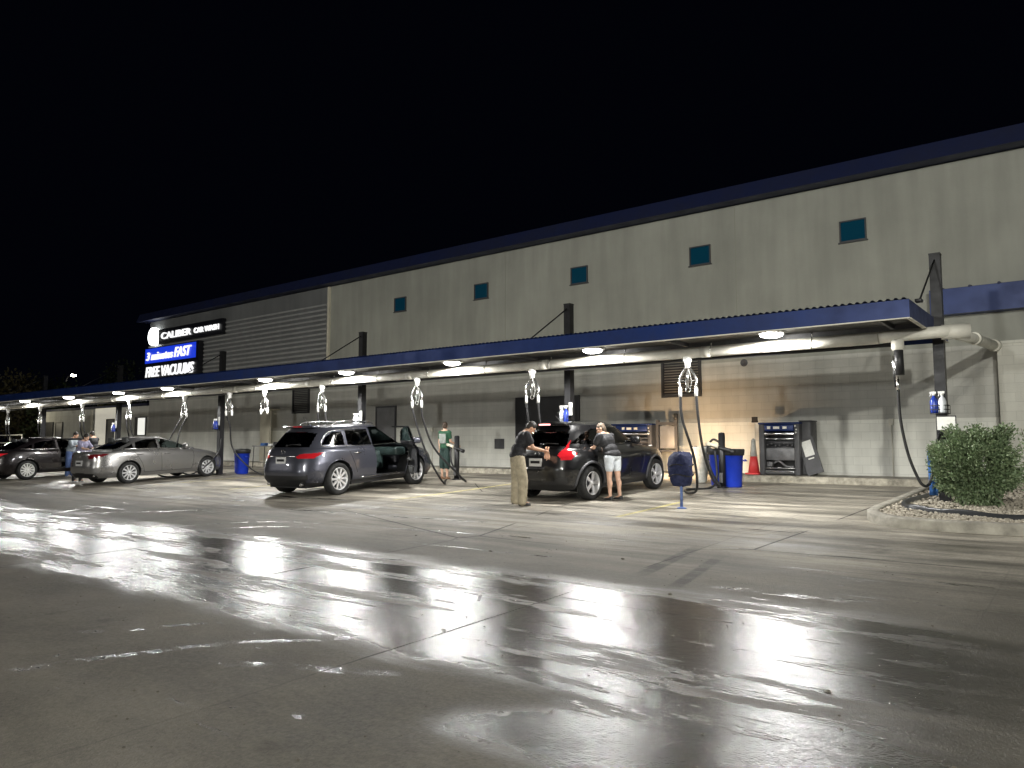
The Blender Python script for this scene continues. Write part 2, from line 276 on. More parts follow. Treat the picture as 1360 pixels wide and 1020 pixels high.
# ------------------------------------------------------------------ object helpers
def tag(o, label=None, cat=None, group=None, kind=None):
    if label: o['label'] = label
    if cat: o['category'] = cat
    if group: o['group'] = group
    if kind: o['kind'] = kind
    return o
def empty(name, loc=(0, 0, 0), rz=0, label=None, cat=None, group=None, rot=None):
    o = bpy.data.objects.new(name, None); COL.objects.link(o); o.location = loc; o.rotation_euler = rot or (0, 0, rz); o.empty_display_size = .2
    return tag(o, label, cat, group)
def frame(a, b, up=Vector((0, 0, 1))):
    d = (b-a).normalized()
    if abs(d.dot(up)) > .97: up = Vector((1, 0, 0))
    s = d.cross(up).normalized(); return s, s.cross(d)
class MB:
    def __init__(s): s.v = []; s.f = []; s.sm = []
    def add(s, vs, fs, smooth=False):
        n = len(s.v); s.v += [tuple(p) for p in vs]; s.f += [tuple(i+n for i in f) for f in fs]; s.sm += [smooth]*len(fs)
        return s
    def box(s, x0, x1, y0, y1, z0, z1, M=None, bev=0):
        P = [(x, y, z) for x in (x0, x1) for y in (y0, y1) for z in (z0, z1)]
        if bev:
            return s.rbox(((x0+x1)/2, (y0+y1)/2, (z0+z1)/2), (abs(x1-x0), abs(y1-y0), abs(z1-z0)), bev, M)
        if M: P = [M @ Vector(p) for p in P]
        return s.add(P, [(0, 1, 3, 2), (4, 6, 7, 5), (0, 4, 5, 1), (2, 3, 7, 6), (0, 2, 6, 4), (1, 5, 7, 3)])
    def rbox(s, c, d, r, M=None, seg=2):
        bm = bmesh.new(); bmesh.ops.create_cube(bm, size=1)
        for v in bm.verts: v.co = Vector((v.co.x*d[0], v.co.y*d[1], v.co.z*d[2]))
        bmesh.ops.bevel(bm, geom=list(bm.edges), offset=min(r, min(d)*.45), segments=seg, profile=.5, affect='EDGES')
        T = (M or Matrix()) @ Matrix.Translation(c) if M is None or isinstance(M, Matrix) else M
        vs = [T @ v.co for v in bm.verts]; fs = [[v.index for v in f.verts] for f in bm.faces]; bm.free()
        return s.add(vs, fs, True)
    def tube(s, pts, r, n=10, closed=False, caps=True, smooth=True):
        pts = [Vector(p) for p in pts]; m = len(pts); rs = r if isinstance(r, (list, tuple)) else [r]*m
        vs = []; prev = None
        for i, p in enumerate(pts):
            a = pts[max(i-1, 0)]; b = pts[min(i+1, m-1)]
            if closed: a = pts[(i-1) % m]; b = pts[(i+1) % m]
            d = (b-a).normalized()
            if prev is None: sd, up = frame(a, b)
            else:
                sd = (prev-d*prev.dot(d)).normalized(); up = sd.cross(d)
            prev = sd
            for k in range(n):
                t = 2*PI*k/n; vs.append(p+(sd*math.cos(t)+up*math.sin(t))*rs[i])
        fs = []
        for i in range(m-1 if not closed else m):
            for k in range(n):
                a = i*n+k; b = i*n+(k+1) % n; c = ((i+1) % m)*n+(k+1) % n; d = ((i+1) % m)*n+k; fs.append((a, b, c, d))
        s.add(vs, fs, smooth)
        if caps and not closed:
            q = len(s.v)-len(vs); s.f += [tuple(q+k for k in range(n))[::-1], tuple(q+(m-1)*n+k for k in range(n))]; s.sm += [False]*2
        return s
    def lathe(s, prof, n=24, M=None, smooth=True, caps=True):   # prof: (r, z)
        vs = []; 
        for r, z in prof:
            for k in range(n):
                t = 2*PI*k/n; vs.append(Vector((r*math.cos(t), r*math.sin(t), z)))
        fs = [(i*n+k, i*n+(k+1) % n, (i+1)*n+(k+1) % n, (i+1)*n+k) for i in range(len(prof)-1) for k in range(n)]
        if caps and prof[0][0] > 1e-4: fs.append(tuple(range(n))[::-1])
        if caps and prof[-1][0] > 1e-4: fs.append(tuple((len(prof)-1)*n+k for k in range(n)))
        if M: vs = [M @ v for v in vs]
        return s.add(vs, fs, smooth)
    def ell(s, c, r, M=None, n=14, m=9):
        vs = []; fs = []
        for i in range(m+1):
            ph = PI*i/m
            for k in range(n):
                t = 2*PI*k/n; vs.append(Vector((r[0]*math.sin(ph)*math.cos(t), r[1]*math.sin(ph)*math.sin(t), r[2]*math.cos(ph))))
        for i in range(m):
            for k in range(n): fs.append((i*n+k, (i+1)*n+k, (i+1)*n+(k+1) % n, i*n+(k+1) % n))
        T = Matrix.Translation(c) @ (M or Matrix()); return s.add([T @ v for v in vs], fs, True)
    def prism(s, poly, h, M=None):   # polygon in xy extruded +z
        n = len(poly); vs = [Vector((x, y, 0)) for x, y in poly]+[Vector((x, y, h)) for x, y in poly]
        if M: vs = [M @ v for v in vs]
        return s.add(vs, [tuple(range(n))[::-1], tuple(range(n, 2*n))]+[(i, (i+1) % n, n+(i+1) % n, n+i) for i in range(n)])
    def mesh(s, name):
        me = bpy.data.meshes.new(name); me.from_pydata([tuple(v) for v in s.v], [], s.f); me.polygons.foreach_set('use_smooth', s.sm); me.update(); return me
    def build(s, name, m, parent=None, loc=None, label=None, **k):
        me = s.mesh(name); bm = bmesh.new(); bm.from_mesh(me); bmesh.ops.recalc_face_normals(bm, faces=bm.faces); bm.to_mesh(me); bm.free()
        me.materials.append(MT[m] if isinstance(m, str) else m)
        o = bpy.data.objects.new(name, me); COL.objects.link(o)
        if parent: o.parent = parent
        if loc: o.location = loc
        return tag(o, label, **k)
def bez(p0, p1, p2, p3, n=14):
    p0, p1, p2, p3 = map(Vector, (p0, p1, p2, p3)); return [p0*(1-t)**3+p1*3*t*(1-t)**2+p2*3*t*t*(1-t)+p3*t**3 for t in [i/n for i in range(n+1)]]
def smooth_path(P, n=8):
    P = [Vector(p) for p in P]; out = []
    for i in range(len(P)-1):
        a = P[max(i-1, 0)]; b = P[i]; c = P[i+1]; d = P[min(i+2, len(P)-1)]
        for k in range(n):
            t = k/n; out.append(.5*((2*b)+(c-a)*t+(2*a-5*b+4*c-d)*t*t+(3*b-a-3*c+d)*t**3))
    out.append(P[-1]); return out
def copy_tree(o, parent=None):
    c = o.copy(); COL.objects.link(c)
    if parent: c.parent = parent
    for ch in list(o.children): copy_tree(ch, c)
    return c

# ------------------------------------------------------------------ ground
def ground():
    xs = np.concatenate([np.linspace(-260, -60, 12), np.linspace(-55, 15, 71), np.linspace(20, 160, 8)])
    ys = np.concatenate([np.linspace(-120, -5, 12), np.linspace(0, 18.1, 60), np.linspace(20, 260, 10)])
    mb = MB(); n = len(ys); vs = [(x, y, gz(y)) for x in xs for y in ys]
    mb.add(vs, [(i*n+j, (i+1)*n+j, (i+1)*n+j+1, i*n+j+1) for i in range(len(xs)-1) for j in range(n-1)], True)
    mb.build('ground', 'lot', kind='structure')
ground()
mb = MB(); mb.box(-53.3, 14, 18.25, 19.6, .3, SW); mb.build('pavement', 'pavement_mat', kind='structure')
mb = MB()
pts = [(-53.3, 18.06)]
mb.rbox((-19.65, 18.155, .55), (67.3, .186, .40), .025); mb.build('kerb', 'kerb_face', kind='structure')
# bay stripes
for i, (x, y0, y1) in enumerate([(-6.5, 11.2, 13.7), (-12.2, 11.4, 16.2), (-18.6, 11.4, 16.2), (-22.4, 11.2, 16.2), (-28.3, 11.2, 16.2)]):
    mb = MB(); n = 12; vs = []
    for k in range(n+1):
        y = y0+(y1-y0)*k/n; vs += [(x-.05, y, gz(y)+.004), (x+.05, y, gz(y)+.004)]
    mb.add(vs, [(2*k, 2*k+1, 2*k+3, 2*k+2) for k in range(n)]); mb.build('bay_stripe', 'yellow_line', kind='structure')

# ------------------------------------------------------------------ building
B = empty('car_wash_building', (-20, 19.6, .6), label='long pale grey car wash building with blue eave and small teal windows', cat='building')
BO = Vector((20, -19.6, -.6))
def bp(mb, name, m, parent=B, **k):
    o = mb.build(name, m, **k); o.location = Vector((20, -19.6, -.6)) if parent is B else (0, 0, 0); o.parent = parent; return o
X0, X1 = -39.75, 14
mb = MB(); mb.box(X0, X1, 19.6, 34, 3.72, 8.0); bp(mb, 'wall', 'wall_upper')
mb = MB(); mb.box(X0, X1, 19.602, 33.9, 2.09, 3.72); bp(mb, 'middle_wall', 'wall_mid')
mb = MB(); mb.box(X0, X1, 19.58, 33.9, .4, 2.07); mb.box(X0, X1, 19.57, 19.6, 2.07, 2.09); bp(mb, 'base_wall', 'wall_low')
# eave: deep fascia carried out from the wall with soffit and standing ribs
mb = MB(); mb.add([(X0-.62, 19.03, 7.98), (X1, 19.03, 7.98), (X1, 19.22, 8.42), (X0-.62, 19.22, 8.42), (X0-.62, 19.6, 8.02), (X1, 19.6, 8.02), (X0-.62, 34.2, 8.02), (X0-.62, 34.2, 8.42), (X0-.62, 34.2, 7.98)], [(0, 1, 2, 3), (0, 4, 5, 1), (0, 3, 7, 8), (0, 8, 6, 4)]); bp(mb, 'eave', 'roof_navy')
mb = MB(); mb.add([(X0-.64, 19.2, 8.42), (X1, 19.2, 8.42), (X1, 26.8, 8.7), (X0-.64, 26.8, 8.7), (X0-.64, 34.4, 8.42), (X1, 34.4, 8.42)], [(0, 1, 2, 3), (3, 2, 5, 4)])
bp(mb, 'roof', 'roof_navy')
# ribbed dark cladding behind the signs
mb = MB(); mb.box(X0-.02, -24.9, 19.52, 19.62, 3.9, 7.98); bp(mb, 'ribbed_cladding', 'wall_rib')
mb = MB(); z = 4.0
while z < 7.4: mb.box(X0-.02, -24.92, 19.46, 19.52, z, z+.075); z += .2
o_ = bp(mb, 'cladding_ribs', 'rib_light')
mb = MB(); mb.box(-24.9, -24.8, 19.5, 19.62, 3.9, 7.98); bp(mb, 'corner_trim', 'cream')
for k in range(5):
    x = -20.66+k*4.015
    mb = MB(); W_, H_, zc = .31, .27, 6.77
    mb.box(x-W_, x-W_+.03, 19.55, 19.6, zc-H_, zc+H_); mb.box(x+W_-.03, x+W_, 19.55, 19.6, zc-H_, zc+H_); mb.box(x-W_+.03, x+W_-.03, 19.55, 19.6, zc-H_, zc-H_+.03); mb.box(x-W_+.03, x+W_-.03, 19.55, 19.6, zc+H_-.03, zc+H_)
    mb.box(x-W_-.03, x+W_+.03, 19.53, 19.6, zc-H_-.025, zc-H_)
    w = bp(mb, 'window', 'trim_grey'); mb = MB(); mb.box(x-W_+.03, x+W_-.03, 19.58, 19.6, zc-H_+.03, zc+H_-.03); p = mb.build('pane', 'pane_teal'); p.parent = w
for x in (-15.6, -7.6, .4):
    mb = MB(); mb.box(x-.012, x+.012, 19.597, 19.6, 3.74, 7.96); bp(mb, 'control_joint', 'joint_line')
# louvred vents
for (x0, x1, z0, z1) in ((-27.2, -26.05, 2.8, 3.9), (-9.85, -8.65, 2.82, 3.98)):
    mb = MB(); mb.box(x0, x0+.07, 19.53, 19.6, z0, z1); mb.box(x1-.07, x1, 19.53, 19.6, z0, z1); mb.box(x0+.07, x1-.07, 19.53, 19.6, z0, z0+.07); mb.box(x0+.07, x1-.07, 19.53, 19.6, z1-.07, z1)
    w = bp(mb, 'louvre', 'door_dark')
    mb = MB(); z = z0+.09
    while z < z1-.1:
        mb.add([(x0+.07, 19.535, z), (x1-.07, 19.535, z), (x1-.07, 19.595, z+.06), (x0+.07, 19.595, z+.06)], [(0, 1, 2, 3)]); z += .075
    p = mb.build('slats', 'plastic_grey'); p.parent = w
def door(x0, x1, z1, m, fm='trim_grey', handle=True, z0=SW, y=19.58):
    mb = MB(); mb.box(x0-.06, x0, y-.05, y, z0, z1+.06); mb.box(x1, x1+.06, y-.05, y, z0, z1+.06); mb.box(x0, x1, y-.05, y, z1, z1+.06)
    w = bp(mb, 'door', fm); mb = MB(); mb.box(x0, x1, y-.025, y, z0, z1); p = mb.build('door_leaf', m); p.parent = w
    if handle:
        mb = MB(); mb.tube([(x1-.12, y-.08, z0+1), (x1-.02, y-.08, z0+1)], .015); p = mb.build('handle', 'chrome'); p.parent = w
    return w
door(-21.85, -20.85, 2.88, 'door_grey', 'plastic_grey')
mb = MB(); mb.box(-15.1, -14.65, 19.5, 19.58, SW, 3.02); bp(mb, 'door_jamb', 'plastic_black')
door(-14.6, -12.7, 2.95, 'door_dark', 'trim_grey', False)
# lit doorway with its leaf folded out
mb = MB(); mb.box(-29.35, -28.9, 19.5, 19.58, SW, 3.0); bp(mb, 'lit_doorway', 'cream_glow')
mb = MB(); mb.rbox((-28.5, 19.15, 1.88), (.75, .06, 2.2), .01, None); bp(mb, 'open_door_leaf', 'cream')
mb = MB(); mb.box(-28.88, -28.12, 18.98, 19.58, 2.98, 3.03); bp(mb, 'door_hood', 'cream')
# wall tag, small vent, conduit
mb = MB(); mb.box(-16.0, -15.62, 19.53, 19.58, 1.35, 1.68)
for i in range(4): mb.box(-15.97, -15.65, 19.515, 19.53, 1.39+i*.075, 1.42+i*.075)
bp(mb, 'wall_vent', 'plastic_grey')
mb = MB(); Mx = Matrix.Translation((-7.44, 19.6, 3.67)) @ Matrix.Rotation(PI/2, 4, 'X'); mb.lathe([(.10, 0), (.10, .008), (.075, .035), (.06, .02), (0, .02)], 18, Mx); bp(mb, 'round_vent_cap', 'plastic_grey')
for x in (-18.9, -12.2, -3.9): 
    mb = MB(); mb.tube([(x, 19.56, SW), (x, 19.56, 2.0)], .012); mb.box(x-.05, x+.05, 19.5, 19.58, 1.95, 2.1); bp(mb, 'conduit', 'pvc')
# brighter projecting wall at the right with blue awning band above
mb = MB(); mb.box(-1.69, X1, 19.2, 19.57, .4, 3.66); mb.box(-1.72, X1, 19.17, 19.57, 3.66, 3.72); bp(mb, 'projecting_wall', 'wall_white')
mb = MB(); mb.box(-2.95, X1, 19.28, 19.6, 4.42, 5.0); bp(mb, 'awning', 'blue_paint')
mb = MB(); x = -2.7
while x < 6: mb.tube([(x, 19.26, 5.01), (x, 19.6, 5.05)], .03, 6); x += .55
mb.box(-2.95, X1, 19.3, 19.6, 5.0, 5.01); bp(mb, 'awning_ribs', 'roof_navy')
# low annex to the left
mb = MB(); mb.box(-53.3, X0, 19.6, 30, .4, 3.55); bp(mb, 'annex_wall', 'wall_low')
mb = MB(); mb.box(-53.4, X0, 19.5, 30, 3.55, 3.68); bp(mb, 'annex_roof', 'roof_navy')
door(-52.95, -51.9, 2.84, 'door_dark'); door(-51.4, -50.5, 2.8, 'door_grey', 'door_dark')
mb = MB(); mb.box(-45.5, -43.0, 19.35, 19.6, .4, 3.54); bp(mb, 'glowing_bay_wall', 'cream_glow')  # wall face given its own glow to look lamplit
w = door(-43.95, -43.1, 2.85, 'door_grey', y=19.35)
mb = MB(); mb.box(-41.15, -39.95, 19.54, 19.6, 1.95, 2.95); w = bp(mb, 'window', 'plastic_grey')
mb = MB(); mb.box(-40.75, -40.0, 19.52, 19.54, 2.0, 2.9); p = mb.build('pane', 'window_lit'); p.parent = w
mb = MB(); mb.box(-46.5, -46.35, 19.5, 19.6, SW, 3.5); bp(mb, 'downpipe', 'pvc')

# ------------------------------------------------------------------ signs
def text_mesh(txt, height, width, shear=0, bold=.0, space=1):
    c = bpy.data.curves.new('t', 'FONT'); c.body = txt; c.size = 1; c.shear = shear; c.extrude = .03; c.offset = bold; c.space_character = space
    o = bpy.data.objects.new('t', c); COL.objects.link(o); bpy.context.view_layer.update()
    me = bpy.data.meshes.new_from_object(o.evaluated_get(bpy.context.evaluated_depsgraph_get())); bpy.data.objects.remove(o)
    a = np.array([v.co[:] for v in me.vertices]); mn = a.min(0); mx = a.max(0); s = ((width)/(mx[0]-mn[0]), height/(mx[1]-mn[1]))
    for v in me.vertices: v.co = ((v.co.x-mn[0])*s[0], v.co.z, (v.co.y-mn[1])*s[1])
    return me
def lettering(par, txt, x, y, z, w, h, m, shear=0, bold=.02):
    me = text_mesh(txt, h, w, shear, bold); me.materials.append(MT[m]); o = bpy.data.objects.new('lettering', me); COL.objects.link(o)
    o.location = Vector((x, y, z))-par.location; o.parent = par; return o
sg = empty('wall_sign', (-35.5, 19.48, 7.0), label='long black sign reading CALIBER CAR WASH with glowing round emblem', cat='sign')
def sp_(par, mb, name, m): o = mb.build(name, m); o.location = -par.location; o.parent = par; return o
mb = MB(); mb.box(-38.45, -32.4, 19.3, 19.48, 6.68, 7.44); sp_(sg, mb, 'panel', 'sign_black')
lettering(sg, 'CALIBER', -38.05, 19.26, 6.90, 2.9, .34, 'sign_white', 0, .008); lettering(sg, 'CAR WASH', -34.85, 19.26, 6.93, 2.2, .26, 'sign_white', 0, .008)
mb = MB(); Mx = Matrix.Translation((-39.0, 19.42, 7.14)) @ Matrix.Rotation(PI/2, 4, 'X'); mb.lathe([(.46, -.05), (.46, .16), (.40, .18), (0, .18)], 40, Mx); em = sp_(sg, mb, 'emblem', 'logo_white')
mb = MB()
for a in (35, 325): 
    mb.tube([(-39.0+.32*math.cos(R_(t)), 19.235, 7.14+.32*math.sin(R_(t))) for t in range(40, 321, 14)], .02, 6)
o = mb.build('emblem_ring', 'sign_white'); o.parent = em; o.location = (0, 0, 0)
s2 = empty('wall_sign', (-37, 19.48, 5.65), label='blue lit sign reading 3 minutes FAST over black strip FREE VACUUMS', cat='sign')
mb = MB(); mb.box(-39.6, -34.3, 19.22, 19.48, 4.88, 6.52); sp_(s2, mb, 'cabinet', 'sign_black')
mb = MB(); mb.box(-39.55, -34.55, 19.2, 19.22, 5.72, 6.48); sp_(s2, mb, 'blue_face', 'sign_blue')
lettering(s2, '3 minutes', -39.35, 19.165, 5.86, 2.7, .42, 'sign_white', .28, .008); lettering(s2, 'FAST', -36.5, 19.165, 5.86, 1.6, .50, 'sign_white', .28, .008)
lettering(s2, 'FREE VACUUMS', -39.4, 19.185, 4.98, 4.75, .54, 'sign_white', .2, .008)

# ------------------------------------------------------------------ canopy
CX0, CX1, CY0, CY1 = -46.2, -2.2, 12.6, 16.2
CN = empty('vacuum_canopy', (-24, 14.8, .5), label='long flat blue canopy on black posts over the vacuum bays', cat='canopy')
def cp(mb, name, m): o = mb.build(name, m); o.location = -Vector(CN.location); o.parent = CN; return o
mb = MB(); mb.box(CX0, CX1, CY0, CY0+.04, 3.42, 3.70); mb.box(CX0, CX1, CY1-.04, CY1, 3.42, 3.70)
mb.box(CX1-.04, CX1, CY0+.04, CY1-.04, 3.42, 3.70); mb.box(CX0, CX0+.04, CY0+.04, CY1-.04, 3.42, 3.70); cp(mb, 'fascia', 'blue_paint')
mb = MB(); mb.box(CX0, CX1, CY0-.012, CY0+.05, 3.405, 3.42); mb.box(CX1-.05, CX1+.012, CY0+.05, CY1, 3.405, 3.42); cp(mb, 'drip_edge', 'pvc')
mb = MB(); n = int((CX1-CX0)/.11); vs = []; fs = []     # corrugated deck
for i in range(n*4+1):
    x = CX0+(CX1-CX0)*i/(n*4); z = 3.70+(.028 if (i % 4) in (1, 2) else 0); vs += [(x, CY0-.03, z), (x, CY1+.03, z)]
fs = [(2*i, 2*i+2, 2*i+3, 2*i+1) for i in range(n*4)]; mb.add(vs, fs); mb.box(CX0+.05, CX1-.05, CY0+.05, CY1-.05, 3.62, 3.69); cp(mb, 'roof_deck', 'blue_paint')
mb = MB(); mb.box(CX0+.04, CX1-.04, CY0+.04, CY1-.04, 3.53, 3.56); cp(mb, 'soffit', 'soffit')
mb = MB()
for y in (CY0+.05, 14.1, 15.5): mb.box(CX0+.04, CX1-.04, y, y+.05, 3.44, 3.53)
x = CX1-.55
while x > CX0: mb.box(x, x+.05, CY0+.1, 14.1, 3.46, 3.53); x -= 3.78
cp(mb, 'purlins', 'steel_grey')
colx = [-2.15, -9.85, -17.2, -24.75, -32.6, -40.4]
for x in colx:
    g = gz(14.8)
    mb = MB(); mb.box(x-.085, x+.085, 14.715, 14.885, g, 4.80); mb.box(x-.09, x+.09, 14.71, 14.89, 4.8, 4.83); mb.box(x-.17, x+.17, 14.63, 14.97, g, g+.03)
    c = cp(mb, 'column', 'steel_black')
    mb = MB(); mb.tube([(x, 14.75, 4.72), (x, 13.1, 3.72)], .016, 6); mb.rbox((x, 13.1, 3.74), (.1, .14, .05), .01); cp(mb, 'tie_rod', 'steel_black')
# vacuum main pipe
PZ = 3.30; PY = 13.85
VP = empty('vacuum_pipe', (-24, PY, PZ), label='cream plastic vacuum main pipe slung under the canopy', cat='pipe')
def vp(mb, name, m): o = mb.build(name, m); o.location = -Vector(VP.location); o.parent = VP; return o
mb = MB(); mb.tube([(-46, PY, PZ-.01)]+[(x, PY, PZ) for x in range(-44, -3, 4)]+[(-2.9, PY, PZ)], .105, 20); vp(mb, 'main_run', 'pvc')
mb = MB(); mb.tube(smooth_path([(-2.9, PY, PZ), (-2.6, PY+.05, PZ+.02), (-2.0, PY+.3, PZ+.06), (-1.85, PY+.5, PZ+.08)], 5), .10, 18)
mb.tube([(-1.95, PY+.32, PZ+.07), (-1.78, 16.6, PZ+.18), (-1.72, 19.35, PZ+.33)], .10, 18)
mb.tube([(-1.62, PY+.46, PZ+.06), (-2.02, PY+.36, PZ+.06)], .125, 20)
vp(mb, 'end_run', 'pvc')
mb = MB(); mb.tube([(-1.735, 18.9, PZ+.305), (-1.722, 19.15, PZ+.325)], .13, 20); vp(mb, 'wall_flange', 'pvc')
mb = MB(); mb.tube([(-1.79, 16.3, PZ+.17), (-1.785, 16.5, PZ+.18)], .118, 20)
vp(mb, 'coupling', 'pvc')
for x in (-6.0, -9.9, -14.2, -18.4, -22.3, -27, -31, -35, -39): mb = MB(); mb.tube([(x-.1, PY, PZ), (x+.1, PY, PZ)], .111, 20); vp(mb, 'coupling', 'pvc')
x = -4.0
while x > -45:
    mb = MB(); mb.tube([(x+.02*math.sin(t), PY+.107*math.sin(R_(t)), PZ-.107*math.cos(R_(t))) for t in range(0, 360, 24)], .007, 6, closed=True); mb.tube([(x, PY, PZ+.118), (x, PY, 3.5)], .01, 6); vp(mb, 'hanger_strap', 'chrome'); x -= 1.9
mb = MB(); mb.tube([(x, PY+.17, PZ-.11) for x in (-45.5, -20, -2.6)], .035, 8); vp(mb, 'black_conduit', 'plastic_black')

# canopy lights
lx = [-4.59, -8.36, -12.35, -16.3, -20.1, -26.0, -29.7, -34.2, -38.9, -43.6]
def canopy_light(x, i):
    y = 13.45; t = empty('canopy_light', (x, y, 3.52), label='lbl', cat='light fixture', group='lights under the canopy')
    mb = MB(); mb.box(-.19, .19, -.19, .19, -.045, 0, bev=.015); mb.build('housing', 'pvc_white', t)
    mb = MB(); mb.lathe([(.0, -.11), (.12, -.105), (.19, -.08), (.20, -.046)], 28); mb.build('lens', 'lens_on', t)
    lamp('SPOT', 'canopy_light_bulb', (0, 0, -.125), 840 if x > -24 else 600, (1, .985, .95), .11, spot=176, blend=.12, parent=t)
    return t
names = ['at the near right end', 'between the right hoses and the black crossover', 'above the man in black', 'above the boy in green', 'above the open door of the grey SUV', 'above the tail of the grey SUV', 'right of the folding table', 'above the silver sedan roof', 'above the woman at the silver sedan', 'above the dark sedan at far left']
names = ['nearest the bush', 'above the black crossover roof', 'just left of the man in the black shirt', 'just above the post behind the grey SUV', 'above the tail of the grey SUV', 'above the blue bin beside the silver sedan', 'below the lettered wall signs', 'above the cream doorway', 'above the dark sedan', 'at the far left edge of the photo']
for i, x in enumerate(lx): t = canopy_light(x, i); t['label'] = 'glowing round light under the canopy, '+names[i]

# ------------------------------------------------------------------ vacuum hose drops
def arch_drop(x, label, h1=None, h2=None):
    """wishbone manifold with two hoses. h1/h2: local paths of the hoses (relative to drop, z world)"""
    t = empty('vacuum_drop', (x, PY, PZ-.1), label=label, cat='vacuum hose', group='vacuum hose drops on the canopy pipe')
    mb = MB(); mb.lathe([(.085, .02), (.085, -.05), (.06, -.09), (.055, -.2), (.0, -.2)], 16); mb.build('collar', 'pvc_white', t)
    mb = MB()
    for s in (-1, 1):
        mb.tube(smooth_path([(0, 0, -.14), (s*.06, 0, -.22), (s*.15, 0, -.36), (s*.185, 0, -.48), (s*.165, 0, -.58)], 5), .026, 8)
        mb.tube(smooth_path([(0, 0, -.18), (s*.045, .02, -.34), (s*.06, .03, -.5), (s*.03, .02, -.6)], 5), .013, 6)
        mb.tube([(s*.165, 0, -.55), (s*.168, 0, -.62)], .035, 10)
    mb.tube([(0, 0, -.18), (0, 0, -.6)], .018, 8); mb.tube([(-.17, 0, -.45), (.17, 0, -.45)], .009, 6)
    mb.tube([(0+.05*math.cos(R_(a)), .0, -.62+.05*math.sin(R_(a))) for a in range(0, 360, 30)], .014, 6, closed=True)
    mb.build('manifold', 'chrome', t)
    for s in (-1, 1): mb = MB(); mb.tube([(s*.168, 0, -.60), (s*.168, 0, -.76)], [.038, .034], 10); mb.build('cuff', 'pvc_white', t)
    z0 = PZ-.1
    for s, h in ((-1, h1), (1, h2)):
        if not h: continue
        P = [(s*.168, 0, -.74)]+[(a-x, b-PY, c-z0) for a, b, c in h]
        mb = MB(); mb.tube(smooth_path(P, 10), .026, 10); mb.build('hose', 'rubber', t)
    return t
G = gz
